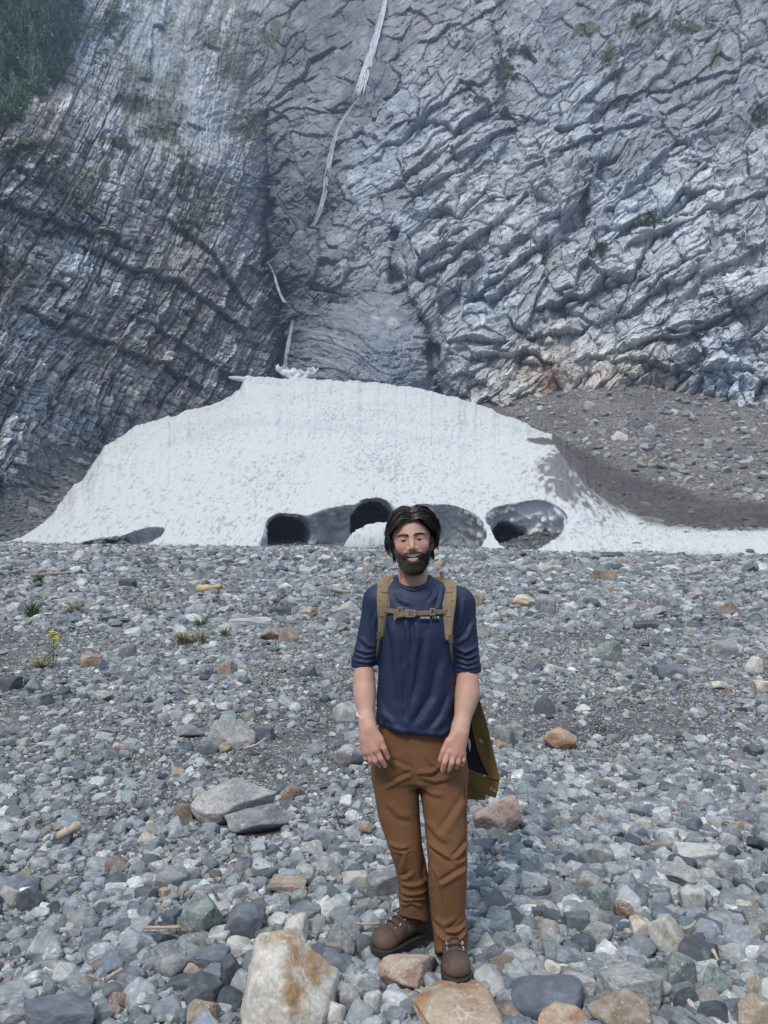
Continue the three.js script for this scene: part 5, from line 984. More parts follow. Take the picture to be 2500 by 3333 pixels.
{ // bracelet of white beads and a thin chain
  const c = at(1191, 2334, 2.83), P = []; const gs = []; for (let k = 0; k < 26; k++) { const a = k / 26 * 6.283, x = c[0] + .0335 * Math.sin(a), z = c[2] + .031 * Math.cos(a), y = c[1] + .004 - .008 * Math.sin(a + .6); const bead = a > 3.9 && a < 6.0; const g = new THREE.SphereGeometry(bead ? .0036 : .0015, 8, 6); g.translate(x, y, z); g.deleteAttribute('uv'); (bead ? gs : P).push(g); }
  const b = part('bracelet', mergeGeometries(gs), std([.78, .77, .80], .4)); mesh('chain', toBase(mergeGeometries(P)), std([.6, .45, .38], .35, { metalness: .6 }), b);
}
// ---- boots
function boot(toe, heel, soleY, pitchUp = 0) {
  const L = .29, dx = toe[0] - heel[0], dz = toe[2] - heel[2], l = Math.hypot(dx, dz), f = [dx / l, dz / l], s = [f[1], -f[0]]; // forward and sideways on the ground
  const put = (x, y, z) => [heel[0] + f[0] * z - s[0] * x, soleY(z) + y, heel[2] + f[1] * z - s[1] * x];
  const outline = z => pw([-.005, .015, .06, .12, .19, .235, .265, .283, .292], [.0, .030, .036, .036, .048, .051, .042, .026, 0], z);
  const up = (x, y, z) => {
    let d = ell(x, y, z, [0, .050, .232], [.0525, .041, .056]);
    d = smin(d, caps(x, y, z, [0, .054, .205], [0, .088, .10], .043, .046), .02);
    d = smin(d, caps(x, y, z, [0, .045, .045], [0, .19, .055], .038, .050), .03);
    d = smin(d, ell(x, y, z, [0, .045, .045], [.037, .045, .045]), .02);
    d = smin(d, caps(x, y, z, [0, .082, .13], [0, .15, .07], .036, .042), .02);
    return Math.max(d, .022 - y, y - .2);
  };
  const turn = r => { const p = r.pos; for (let i = 0; i < p.length; i += 3) { const w = put(p[i], p[i + 1], p[i + 2]); p[i] = w[0]; p[i + 1] = w[1]; p[i + 2] = w[2]; } return r; };
  const r = nets(up, [-.07, .01, -.02], [.07, .215, .31], .0042), loc = r.pos.slice(), c = new Float32Array(loc.length), nn = geo(r.pos, r.idx).attributes.normal.array;
  for (let i = 0; i < loc.length; i += 3) { const x = loc[i], y = loc[i + 1], z = loc[i + 2], seam = Math.max(gauss(z - .212 - .25 * (y - .07), .0035) * sstep(.03, .05, y), gauss(y - .034, .003) * .6), w = f3(x * 30, y * 30, z * 30, 3, 3), d = sstep(.12, .24, z) * .5; c[i] = (.078 + .045 * w + .035 * d) * (1 - .5 * seam); c[i + 1] = (.051 + .028 * w + .02 * d) * (1 - .5 * seam); c[i + 2] = (.039 + .02 * w + .012 * d) * (1 - .5 * seam); const q = .0012 * f3(x * 50, y * 40, z * 50, 2, 5) - .002 * seam - .003 * gauss(z - .15, .006) * sstep(.07, .09, y); for (let a = 0; a < 3; a++) r.pos[i + a] += nn[i + a] * q; }
  turn(r); const g = geo(r.pos, r.idx, c), b = part('boot', g, vcol(.7));
  const sole = (x, y, z) => { const o = outline(z) + .0035; const e = Math.abs(x) - o; const gr = .0012 * Math.max(0, Math.sin(z * 330)) * (y < .014 ? 1 : 0); return Math.max(e + gr + (y > .020 ? -.002 : 0), y - .030 - .002, -y + (z > .26 ? (z - .26) * .35 : 0), -z - .012, z - .298); };
  const so = mesh('sole', toBase((q => geo(q.pos, q.idx))(turn(nets(sole, [-.075, -.01, -.03], [.075, .045, .32], .0036)))), std([.028, .027, .028], .75), b);
  const top = (x, z) => { let y = .24; for (let k = 0; k < 80; k++) { const d = up(x, y, z); if (d < .001) break; y -= Math.max(d * .7, .001); } return y; };
  const lace = [], eye = [];
  for (let k = 0; k < 4; k++) {
    const z = .205 - k * .025, A = [], zz = z - .012; for (let i = 0; i <= 8; i++) { const x = mix(-.026, .026, i / 8), q = mix(z, zz, i / 8); A.push(put(x, top(x, q) + .003, q)); } lace.push(tubeOf(A, .0023, 6));
    const A2 = []; for (let i = 0; i <= 8; i++) { const x = mix(.026, -.026, i / 8), q = mix(z, zz, i / 8); A2.push(put(x, top(x, q) + .0042, q)); } lace.push(tubeOf(A2, .0023, 6));
    for (const x of [-.028, .028]) { const t = new THREE.TorusGeometry(.0042, .0016, 6, 12); t.rotateX(-Math.PI / 2 + .9); t.rotateZ(-Math.sign(x) * .5); t.deleteAttribute('uv'); const y = top(x, z); t.rotateY(Math.atan2(f[0], f[1])); const w = put(x, y + .002, z); t.translate(...w); eye.push(t); }
  }
  for (const sx of [-1, 1]) { const A = []; for (let i = 0; i <= 9; i++) { const t = i / 9, x = sx * (.008 + .045 * Math.sin(t * 2.2)), z = .125 + .03 * Math.sin(t * 3); A.push(put(x, top(clamp(x, -.04, .04), z) + .006 + .012 * Math.sin(t * 3.1), z)); } lace.push(tubeOf(A, .0021, 6)); }
  { const lm = std([.035, .025, .02], .9); lace.forEach(q => mesh('lace', toBase(q), lm, b)); } eye.forEach(e => mesh('eyelet', toBase(e), std([.62, .6, .56], .3, { metalness: .9 }), b));
}
{ const t = at(1490, 3209, 2.655), h = at(1464, 3000, 2.94); h[1] = t[1]; boot(t, h, z => t[1] - .008); }
{ const t = at(1236, 3088, 2.875), h = at(1402, 3050, 3.03); boot(t, h, z => mix(at(1402, 3052, 3.0)[1], at(1250, 3102, 2.88)[1], clamp(z / .27))); }

// ------------------------------------------------------------------ backpack and jacket
const coy = vcol(.88), web = std([.235, .185, .115], .85), bagGreen = std([.085, .085, .055], .7);
const bag = thing('backpack', 'tan backpack worn on the back with padded straps and a buckled chest strap', 'backpack', [PB[0], at(1350, 2290, 3.1)[1], -3.12]);
const toBag = g => (g.translate(-bag.position.x, -bag.position.y, -bag.position.z), g), bp = (n, g, m, par = bag) => mesh(n, toBag(g), m, par);
const fabric = (g, base = [.255, .198, .12]) => { const p = g.attributes.position.array, c = new Float32Array(p.length); for (let i = 0; i < p.length; i += 3) { const k = 1 + .1 * f3(p[i] * 20, p[i + 1] * 20, p[i + 2] * 20, 2, 3) + .07 * n3(p[i] * 300, p[i + 1] * 300, p[i + 2] * 300, 4); for (let a = 0; a < 3; a++) c[i + a] = base[a] * k; } g.setAttribute('color', new THREE.BufferAttribute(c, 3)); return g; };
{
  const c = at(1345, 2090, 3.2), rb = (x, y, z, cc, h, r) => { const q = [Math.abs(x - cc[0]) - h[0] + r, Math.abs(y - cc[1]) - h[1] + r, Math.abs(z - cc[2]) - h[2] + r]; return Math.hypot(Math.max(q[0], 0), Math.max(q[1], 0), Math.max(q[2], 0)) + Math.min(Math.max(...q), 0) - r; };
  const r = nets((x, y, z) => { let d = rb(x, y, z, [c[0], c[1], -3.165], [.135, .225, .075], .05); d = smin(d, rb(x, y, z, [c[0], c[1] - .07, -3.26], [.11, .12, .05], .03), .01); d = smin(d, rb(x, y, z, [c[0], c[1] + .12, -3.25], [.10, .06, .04], .025), .01); return d + .003 * n3(x * 12, y * 12, z * 12, 3); }, [c[0] - .16, c[1] - .25, -3.33], [c[0] + .16, c[1] + .25, -3.07], .009);
  bp('pack_body', fabric(geo(r.pos, r.idx)), coy);
  const tipg = new THREE.ConeGeometry(.0125, .055, 8); tipg.scale(1, 1, .4); tipg.rotateZ(.42); tipg.translate(...at(1441, 1884, 3.03)); tipg.deleteAttribute('uv'); bp('top_tab', tipg, bagGreen);
  const sidev = (n) => n;
  for (const [sd, rows] of [[-1, [[1902, 1254, 26], [1916, 1252, 25.5], [1940, 1251, 24.5], [1965, 1249.5, 23], [1990, 1247, 20], [2008, 1245, 15], [2030, 1243, 12], [2055, 1241, 10], [2072, 1240, 7]]], [1, [[1904, 1461, 26], [1918, 1462, 26], [1940, 1461.5, 25], [1965, 1460, 23.5], [1990, 1459.5, 20], [2010, 1459.5, 17], [2035, 1460, 14], [2062, 1460, 11.5], [2084, 1460, 8]]]]) {
    const st = [], u0 = rows[0][1], x0 = at(u0, 1900, 2.9)[0];
    for (const z of [-3.12, -3.07, -3.02, -2.98, -2.94]) { const xx = x0 * 1 + (z + 2.94) * sd * .35; st.push({ p: [xx, surfY(shirtD, xx, z) + .008, z], w: rows[0][2] * pxm(2.9) }); }
    for (const [v, u, w] of rows) { let D = 2.86; for (let k = 0; k < 4; k++) { const p = at(u, v, D); D = -(surfZ(shirtD, p[0], p[1]) + .007); } st.push({ p: at(u, v, D), w: w * pxm(D) }); }
    // even out
    for (let pass = 0; pass < 2; pass++) for (let i = 1; i < st.length - 1; i++) if (i > 2 && i < 8) st[i].p = [0, 1, 2].map(q => (st[i - 1].p[q] + 2 * st[i].p[q] + st[i + 1].p[q]) / 4);
    const C = new THREE.CatmullRomCurve3(st.map(s => new THREE.Vector3(...s.p))), N = 46, out = (o, wk, tk) => { const S = []; for (let i = 0; i <= N; i++) { const t = i / N, p = C.getPoint(t), tg = C.getTangent(t), q = t * (st.length - 1), j = Math.min(Math.floor(q), st.length - 2), w = mix(st[j].w, st[j + 1].w, q - j); const sx = new THREE.Vector3(1, 0, -.32 * sd * -1 * .6).addScaledVector(tg, -tg.x).normalize(), nr = new THREE.Vector3().crossVectors(sx, tg).normalize(); if (nr.z + nr.y < 0) nr.negate(); S.push({ p: [p.x + nr.x * o, p.y + nr.y * o, p.z + nr.z * o], side: [sx.x, sx.y, sx.z], nor: [nr.x, nr.y, nr.z], w: w * wk, t: tk }); } return S; };
    const pad = out(.0, 1, .008), strap = bp('shoulder_strap', fabric(band(pad)), coy);
    const wb = out(.0085, .42, .0018).map(s => ({ ...s, w: .0125 })); mesh('webbing', toBag(band(wb.slice(0, 36))), web, strap);
    const edge = s => tubeOf(pad.map(q => [0, 1, 2].map(a => q.p[a] + q.side[a] * q.w * .93 * s + q.nor[a] * .0035)), .0022, 5, 60); mesh('piping', toBag(edge(1)), web, strap); mesh('piping', toBag(edge(-1)), web, strap);
    const dp = st[6].p, dr = new THREE.TorusGeometry(.0105, .0019, 6, 18, Math.PI); dr.scale(1.15, .62, 1); dr.rotateZ(Math.PI); dr.rotateX(-.5); dr.translate(dp[0], dp[1] - .001, dp[2] + .0195); dr.deleteAttribute('uv'); mesh('ring', toBag(dr), std([.24, .19, .13], .5), strap);
    for (const kk of [20, 27, 33]) { const s = pad[kk]; const P = [-.8, -.5, 0, .5, .8].map(f => [0, 1, 2].map(a => s.p[a] + s.side[a] * s.w * f + s.nor[a] * .0078)); mesh('stitching', toBag(tubeOf(P, .0011, 5)), std([.13, .10, .06], .9), strap); }
    // buckle at the strap's end and webbing that runs back under the arm
    const en = st[st.length - 1].p, bk = new THREE.BoxGeometry(.017, .03, .007); bk.translate(en[0] + sd * .008, en[1] + .006, en[2] + .008); bk.deleteAttribute('uv'); mesh('strap_buckle', toBag(bk), bagGreen, strap);
    const T = [[en[0] + sd * .008, en[1] - .005, en[2] + .007], [en[0] + sd * .012, en[1] - .05, en[2] - .004], [en[0] + sd * .018, en[1] - .10, en[2] - .05], [en[0] + sd * .012, en[1] - .13, en[2] - .14], [en[0] - sd * .01, en[1] - .14, -3.12]]; mesh('tail_webbing', toBag(tubeOf(T, .005, 6, 24)), std([.12, .10, .065], .85), strap);
  }
  // chest strap
  const onChest = (u, v, o) => { let D = 2.83; for (let k = 0; k < 3; k++) { const p = at(u, v, D); D = -(surfZ(shirtD, p[0], p[1]) + o); } return at(u, v, D); };
  const run = (P, half, o) => { const pts = P.map(([u, v]) => onChest(u, v, o)), C = new THREE.CatmullRomCurve3(pts.map(p => new THREE.Vector3(...p))), S = []; for (let i = 0; i <= 30; i++) { const p = C.getPoint(i / 30), t = C.getTangent(i / 30), up = new THREE.Vector3(0, 1, 0).addScaledVector(t, -t.y).normalize(), n = new THREE.Vector3().crossVectors(t, up).normalize(); S.push({ p: [p.x, p.y, p.z], side: [up.x, up.y, up.z], nor: [n.x, n.y, n.z], w: half, t: .0016 }); } return band(S, 5); };
  const cs = bp('chest_strap', fabric(run([[1248, 1986], [1280, 1989], [1320, 1993], [1345, 1996], [1390, 1995], [1430, 1992], [1456, 1990]], .0088, .014), [.23, .178, .105]), coy);
  mesh('strap_end', toBag(run([[1286, 2007], [1296, 2003], [1310, 2001], [1326, 1999]], .0082, .0175)), web, cs);
  { const p = onChest(1285, 2007, .02), g = new THREE.BoxGeometry(.009, .025, .006); g.translate(...p); g.deleteAttribute('uv'); mesh('strap_end_fold', toBag(g), web, cs); }
  const plas = std([.26, .22, .165], .5), frame = (u, v, w, h) => { const s = new THREE.Shape(); s.moveTo(-w, -h); s.lineTo(w, -h); s.lineTo(w, h); s.lineTo(-w, h); s.closePath(); const q = new THREE.Path(), k = .0035; q.moveTo(-w + k, -h + k); q.lineTo(-w + k, h - k); q.lineTo(w - k, h - k); q.lineTo(w - k, -h + k); q.closePath(); s.holes.push(q); const g = new THREE.ExtrudeGeometry(s, { depth: .004, bevelEnabled: true, bevelSize: .001, bevelThickness: .001, bevelSegments: 2 }); g.deleteAttribute('uv'); g.translate(...onChest(u, v, .018)); return g; };
  mesh('slider', toBag(frame(1302, 1988, .0088, .0125)), plas, cs); mesh('slider', toBag(frame(1408, 1991, .0092, .0125)), plas, cs);
  const bs = new THREE.Shape(); bs.moveTo(-.017, -.014); bs.lineTo(.012, -.013); bs.lineTo(.020, -.009); bs.lineTo(.020, .009); bs.lineTo(.008, .012); bs.lineTo(-.017, .014); bs.closePath();
  const bg = new THREE.ExtrudeGeometry(bs, { depth: .006, bevelEnabled: true, bevelSize: .0015, bevelThickness: .0015, bevelSegments: 2 }); bg.deleteAttribute('uv'); bg.translate(...onChest(1336, 1996, .019)); const bm = mesh('buckle', toBag(bg), plas, cs);
  for (const [u, w] of [[1333, .0028], [1341, .0022]]) { const g = new THREE.BoxGeometry(w, .019, .004); g.translate(...onChest(u, 1996, .0262)); g.deleteAttribute('uv'); mesh('buckle_slot', toBag(g), std([.03, .03, .03], .6), cs); }
}
{ // jacket hung from the pack: olive canvas, dark lining turned out
  const jk = thing('jacket', 'olive canvas jacket with black lining hanging behind the hip from the backpack', 'jacket', at(1560, 2600, 3.08));
  const J = (n, g, m, par = jk) => mesh(n, (g.translate(-jk.position.x, -jk.position.y, -jk.position.z), g), m, par);
  const sheet = (L, Rr, th, wav, seed) => { // two edges of equal length [u, v, D] joined by a cloth with thickness
    const n = 40, m = 16, pos = [], idx = [], cL = new THREE.CatmullRomCurve3(L.map(p => new THREE.Vector3(...at(...p)))), cR = new THREE.CatmullRomCurve3(Rr.map(p => new THREE.Vector3(...at(...p))));
    for (const sd of [1, -1]) for (let i = 0; i <= n; i++) { const a = cL.getPoint(i / n), b = cR.getPoint(i / n); for (let j = 0; j <= m; j++) { const t = j / m; const x = mix(a.x, b.x, t), y = mix(a.y, b.y, t), z = mix(a.z, b.z, t) + wav * (f2(x * 16, y * 8, 2, seed)) + sd * th; pos.push(x, y, z); } }
    const N = (n + 1) * (m + 1), w = m + 1; for (const o of [0, N]) for (let i = 0; i < n; i++) for (let j = 0; j < m; j++) { const a = o + i * w + j; if (o) idx.push(a, a + 1, a + w, a + 1, a + w + 1, a + w); else idx.push(a, a + w, a + 1, a + 1, a + w, a + w + 1); }
    const ed = (a, b) => idx.push(a, b, a + N, b, b + N, a + N); for (let i = 0; i < n; i++) { ed(i * w, i * w + w); ed(i * w + m, i * w + w + m); } for (let j = 0; j < m; j++) { ed(j, j + 1); ed(n * w + j, n * w + j + 1); }
    return geo(pos, idx);
  };
  const can = vcol(.85), oli = g => fabric(g, [.175, .118, .038]);
  J('outer_panel', oli(sheet([[1500, 2150, 3.1], [1525, 2280, 3.06], [1540, 2380, 3.04], [1558, 2450, 3.03], [1592, 2530, 3.03]], [[1520, 2140, 3.08], [1558, 2268, 3.03], [1586, 2360, 3.01], [1608, 2450, 3.0], [1628, 2536, 3.0]], .0035, .010, 3)), can);
  J('lining', sheet([[1470, 2300, 3.13], [1490, 2390, 3.12], [1500, 2450, 3.12], [1505, 2490, 3.12]], [[1530, 2290, 3.07], [1548, 2390, 3.05], [1575, 2460, 3.04], [1602, 2532, 3.035]], .003, .008, 5), std([.012, .014, .015], .85));
  J('hem_band', oli(sheet([[1490, 2486, 3.115], [1530, 2508, 3.09], [1570, 2528, 3.06], [1605, 2522, 3.03], [1627, 2536, 3.0]], [[1490, 2530, 3.115], [1530, 2552, 3.09], [1565, 2576, 3.06], [1600, 2592, 3.03], [1614, 2596, 3.0]], .0045, .006, 7)), can);
  J('back_panel', oli(sheet([[1380, 2220, 3.17], [1400, 2400, 3.17], [1430, 2560, 3.165], [1440, 2600, 3.165]], [[1500, 2200, 3.14], [1545, 2400, 3.13], [1582, 2560, 3.12], [1580, 2602, 3.12]], .004, .012, 9)), can);
  { const P = [[1585, 2350], [1568, 2386], [1584, 2420], [1596, 2470]].map(([u, v], i) => at(u, v, 3.0 + .004 * i)); J('seam', tubeOf(P, .0012, 5), std([.06, .04, .015], .9)); }
  for (const [u, v] of [[1563, 2408], [1569, 2414], [1600, 2567], [1609, 2574]]) { const g = new THREE.TorusGeometry(.004, .0013, 6, 10); g.translate(...at(u, v, 2.985)); g.deleteAttribute('uv'); J('stud', g, std([.5, .48, .44], .35, { metalness: .7 })); }
  { const g = sheet([[1522, 2402, 3.02], [1524, 2420, 3.02], [1526, 2436, 3.02]], [[1530, 2406, 3.02], [1533, 2424, 3.02], [1530, 2448, 3.02]], .001, .004, 11); J('care_tag', g, std([.5, .5, .52], .7)); }
}
// ------------------------------------------------------------------ growth on the cliff
function leafClump(seed, n, w, h, leaf, tall) { // many small leaf faces through an uneven volume
  const R = rng(seed), pos = [], idx = [], col = [];
  for (let k = 0; k < n; k++) {
    let x, y, z; if (tall) { y = Math.pow(R(), 1.2); const r = (1 - y) * w * (.35 + .65 * R()) * (.75 + .5 * Math.abs(Math.sin(y * 19))); const a = R() * 6.283; x = Math.cos(a) * r; z = Math.sin(a) * r; y = y * h + .05 * h; }
    else { const a = R() * 6.283, b = Math.acos(2 * R() - 1), r = Math.cbrt(.25 + .75 * R()) * (1 + .35 * Math.sin(a * 3 + seed) * Math.sin(b * 4)); x = Math.sin(b) * Math.cos(a) * r * w; z = Math.sin(b) * Math.sin(a) * r * w; y = h * (.5 + .5 * Math.cos(b) * r); }
    const s = leaf * (.6 + .8 * R()), o = pos.length / 3, u = [R() - .5, R() - .5, R() - .5], v = [R() - .5, R() - .5 - (tall ? .6 : 0), R() - .5], lu = Math.hypot(...u), lv = Math.hypot(...v), t = .65 + .7 * R();
    pos.push(x, y, z, x + u[0] / lu * s, y + u[1] / lu * s, z + u[2] / lu * s, x + v[0] / lv * s, y + v[1] / lv * s, z + v[2] / lv * s); idx.push(o, o + 1, o + 2); for (let q = 0; q < 3; q++) col.push(t, t, t);
  }
  return geo(pos, idx, col);
}
{
  const R = rng(31), m4 = new THREE.Matrix4(), q = new THREE.Quaternion(), up = new THREE.Vector3(0, 1, 0), c = new THREE.Color(), leafM = vcol(.9, { side: THREE.DoubleSide });
  const grow = (name, g, list) => { const im = new THREE.InstancedMesh(g, leafM, list.length); im.name = numbered(name); im.userData.kind = 'stuff'; list.forEach(([p, s, sy, rgb], i) => { q.setFromAxisAngle(up, R() * 6.283); im.setMatrixAt(i, m4.compose(new THREE.Vector3(...p), q, new THREE.Vector3(s, sy, s))); im.setColorAt(i, c.setRGB(...rgb)); }); im.castShadow = im.receiveShadow = true; scene.add(im); return im; };
  const inForest = (u, v) => { const e = pw([-400, -120, 0, 120, 190, 245, 290], [300, 345, 330, 320, 250, 120, -60], u) + 26 * n2(u * .02, v * .02, 4) + 14 * n2(u * .07, v * .05, 5); return u < 275 && (v < e && u < 262 + 20 * n2(v * .03, 2, 6)) || (u < 60 + 20 * n2(v * .05, 1, 3) && v > 270 && v < 400); };
  const conifers = [], bushes = [];
  for (let k = 0; k < 11000; k++) { const u = mix(-400, 285, R()), v = mix(-200, 400, R()); if (!inForest(u, v) || R() < .25 + .5 * n2(u * .03, v * .03, 9)) continue; const t = .75 + .6 * R() + .35 * n2(u * .025, v * .03, 7), p = onCliff(u, v, .6); if (R() < .10) conifers.push([p, 1.3 + .7 * R(), 3.8 + 3.6 * R(), [.085 * t, .135 * t, .085 * t]]); else if (R() < .62) bushes.push([p, 1.2 + 1.2 * R(), 1.3 + 1.1 * R(), [.11 * t, .17 * t, .09 * t]]); }
  tag(grow('conifer_wood', leafClump(5, 170, 1, 1, .30, true), conifers), 'dark conifers covering the shoulder of rock in the upper left corner', 'wood');
  tag(grow('shrub_cover', leafClump(6, 130, .9, .9, .26, false), bushes), 'green shrubs between the conifers in the upper left corner', 'shrubs');
  const sc = []; const S = [[1655, 235, 30, 80, 60], [1710, 165, 60, 16, 30], [1560, 335, 60, 22, 34], [2105, 735, 55, 18, 46], [1955, 835, 22, 32, 34], [1905, 640, 20, 40, 30], [1765, 805, 22, 30, 18], [2270, 90, 120, 16, 40], [2470, 365, 40, 40, 60], [2070, 80, 60, 34, 36], [1985, 210, 24, 60, 30], [2390, 770, 90, 26, 34], [1990, 355, 40, 12, 20], [370, 70, 40, 60, 60], [440, 330, 90, 30, 70], [530, 425, 80, 36, 80], [70, 520, 90, 40, 90], [130, 600, 60, 30, 30], [180, 760, 70, 14, 24], [330, 790, 60, 16, 26], [610, 1020, 24, 10, 12], [470, 1010, 30, 12, 14], [820, 400, 60, 50, 60], [600, 560, 40, 60, 30], [490, 640, 40, 40, 26], [620, 740, 30, 40, 24], [890, 130, 50, 50, 26], [400, 480, 50, 30, 34], [1720, 840, 14, 40, 16], [1500, 120, 60, 20, 20], [1850, 480, 60, 30, 14]];
  for (const [u, v, a, b, n] of S) for (let k = 0; k < n * .75; k++) { const r = Math.sqrt(-2 * Math.log(1 - R() * .98)) * .55, an = R() * 6.283, p = onCliff(u + Math.cos(an) * r * a, v + Math.sin(an) * r * b, .3), t = .6 + .8 * R(); sc.push([p, .45 + .8 * R() * R(), .4 + .6 * R(), [.055 * t, .080 * t, .032 * t]]); }
  tag(grow('ledge_scrub', leafClump(8, 70, .9, .8, .3, false), sc), 'patches of green scrub rooted on ledges across the rock wall', 'scrub');
}
// ------------------------------------------------------------------ water
function fall(name, pts, w0, w1, n, label, seed, off = .7, bright = .72) {
  const R = rng(seed), gs = [], P = pts.map(p => onCliff(p[0], p[1], off));
  for (let k = 0; k < 6; k++) for (let i = 1; i < P.length - 1; i++) for (let a = 0; a < 3; a++) P[i][a] = (P[i - 1][a] + 2 * P[i][a] + P[i + 1][a]) / 4;
  const C = new THREE.CatmullRomCurve3(P.map(p => new THREE.Vector3(...p)));
  for (let s = 0; s < n; s++) {
    const t0 = R() * .85 - .05 < 0 ? 0 : R() * .8, t1 = Math.min(1, t0 + .12 + .4 * R()), o = (R() - .5) * 1.7, RW = .03 + .06 * R(), N = 40, pos = [], idx = [], ph = R() * 9;
    for (let i = 0; i <= N; i++) { const t = mix(t0, t1, i / N), p = C.getPoint(t), w = mix(w0, w1, t), r = w * RW * sstep(0, .12, i / N) * sstep(1, .8, i / N) * (1 + .4 * n2(t * 30, ph, 5)) + .015, x = p.x + o * w * .8 + .12 * w * n2(t * 16, ph, 3), z = p.z + .12 * R(), y = p.y + .1 * (R() - .5); for (const [a, b] of [[-1, 0], [0, .55], [1, 0], [0, -.55]]) pos.push(x + a * r, y, z + b * r); }
    for (let i = 0; i < N; i++) for (let k = 0; k < 4; k++) { const a = i * 4 + k, b = i * 4 + (k + 1) % 4; idx.push(a, b, a + 4, b, b + 4, a + 4); }
    gs.push(geo(pos, idx));
  }
  tag(mesh(name, mergeGeometries(gs), std([bright * .94, bright * 1.02, bright * 1.1], .35)), label, 'waterfall');
}
const seg = (a, b) => { const o = []; for (let i = a; i < b; i++) for (let k = 0; k < 4; k++) o.push([mix(FALLS[i][0], FALLS[i + 1][0], k / 4), mix(FALLS[i][1], FALLS[i + 1][1], k / 4)]); o.push(FALLS[b]); return o; };
fall('waterfall', seg(0, 3), 1.0, 2.4, 70, 'highest waterfall sliding down a bright slab at the top centre', 3, 1.4, .66);
fall('waterfall', seg(3, 8), 1.2, .9, 46, 'broken middle cascade below the highest waterfall', 5, 1.6, .5);
fall('waterfall', seg(10, 13).concat([[930, 1005]]), .5, .8, 40, 'thin crooked cascade in the dark gully above the last drop', 7, 5, .72);
fall('waterfall', [[958, 1052], [952, 1080], [946, 1105], [940, 1130], [934, 1155], [928, 1180], [921, 1205], [914, 1235]], .6, 1.1, 60, 'lowest white waterfall dropping behind the snow crest', 9, 2.2, .85);
// leaning remnant of ice above the crest
{
  const c = at(968, 1216, 171), W = 5.1, r = nets((x, y, z) => { const X = x / W; const top = .75 + .5 * n2(x * 1.1, 3, 5) + .35 * n2(x * 2.7, 7, 6) + .9 * X * X - (x < -2 ? -.35 : 0); const bot = -1.75 + 2.5 * Math.pow(Math.abs(X), 1.7); return Math.max(y - top, bot - y, Math.abs(z + .5 * n2(x, y, 3)) - .9 + .35 * Math.abs(X), Math.abs(x) - W) + .12 * n3(x * 1.4, y * 1.4, z * 1.4, 4); }, [-5.6, -2.6, -1.8], [5.6, 3, 1.8], .16);
  const o = mesh('ice_block', geo(r.pos, r.idx), std([.66, .70, .73], .5)); o.position.set(...c); tag(o, 'jagged white ice remnant standing on the crest of the snow below the waterfall', 'ice block');
}
// ------------------------------------------------------------------ wood, twigs and plants on the gravel
function stick(name, P, r0, r1, tone, label, cat, group) { // P: [u, v, lift]
  const pts = P.map(([u, v, l = 0]) => { let g = onGround(u, v, l), y = groundH(g[0], g[2]); g = onGround(u, v, y + l); return g; });
  const C = new THREE.CatmullRomCurve3(pts.map(p => new THREE.Vector3(...p))), N = 24, S = 9, pos = [], idx = [], col = [];
  for (let i = 0; i <= N; i++) { const t = i / N, p = C.getPoint(t), tg = C.getTangent(t), a = new THREE.Vector3(0, 1, 0).cross(tg).normalize(), b = tg.clone().cross(a), r = mix(r0, r1, t) * (1 + .16 * n2(t * 9, r0 * 99, 3)) * (i === 0 || i === N ? .4 : 1); for (let k = 0; k < S; k++) { const an = k / S * 6.283, w = r * (1 + .14 * n2(k * 1.7, t * 5, 8)); pos.push(p.x + (a.x * Math.cos(an) + b.x * Math.sin(an)) * w, p.y + r * .5 + (a.y * Math.cos(an) + b.y * Math.sin(an)) * w, p.z + (a.z * Math.cos(an) + b.z * Math.sin(an)) * w); const s = 1 + .25 * n2(k * 2.3, t * 3, 4) + .15 * n2(k, t * 22, 6); col.push(tone[0] * s, tone[1] * s, tone[2] * s); } }
  for (let i = 0; i < N; i++) for (let k = 0; k < S; k++) { const a = i * S + k, b = i * S + (k + 1) % S; idx.push(a, b, a + S, b, b + S, a + S); }
  tag(mesh(name, geo(pos, idx, col), vcol(.85)), label, cat, group);
}
const drift = [.50, .38, .20], greyw = [.30, .26, .21], dryw = [.36, .30, .22];
stick('driftwood', [[640, 1927, .02], [675, 1924, .06], [700, 1918, .08], [722, 1912, .14]], .12, .085, drift, 'yellowish peeled driftwood log on the gravel left of the head', 'driftwood');
stick('driftwood', [[80, 1880, .05], [130, 1876, .08], [180, 1872, .06], [232, 1866, .06]], .10, .05, greyw, 'long grey weathered log near the left edge below the snow', 'driftwood');
stick('driftwood', [[182, 2734, .03], [222, 2712, .05], [258, 2692, .05]], .022, .026, [.40, .34, .26], 'short pale driftwood chunk at the left among coarse stones', 'driftwood');
stick('driftwood', [[1080, 1922, .1], [1110, 1927, .1], [1140, 1930, .08]], .07, .04, greyw, 'grey broken branch just left of the shoulder', 'driftwood');
stick('twig', [[466, 3022, .05], [520, 3022, .05], [590, 3020, .05]], .006, .008, dryw, 'straight dry twig poking out left of the dark green grey block', 'twig');
stick('twig', [[686, 2888, .12], [700, 2910, .08], [712, 2934, .03]], .007, .009, [.52, .46, .36], 'short pale splintered stick behind the two dark blocks', 'twig');
stick('twig', [[346, 3192, .04], [372, 3172, .05], [402, 3154, .06]], .008, .006, dryw, 'dry brown twig below the smooth worn cobble', 'twig');
stick('twig', [[968, 3300, .06], [990, 3272, .08], [1036, 3258, .06]], .010, .007, [.44, .38, .31], 'forked grey twig leaning on the right side of the big cream boulder', 'twig');
stick('twig', [[792, 2440, .04], [830, 2428, .05], [868, 2402, .07]], .012, .008, [.42, .37, .30], 'bare twig in front of the granite wedge', 'twig');
stick('twig', [[178, 2705, .05], [196, 2690, .06], [184, 2672, .06]], .006, .004, dryw, 'thin curved twig beside the short driftwood chunk', 'twig');
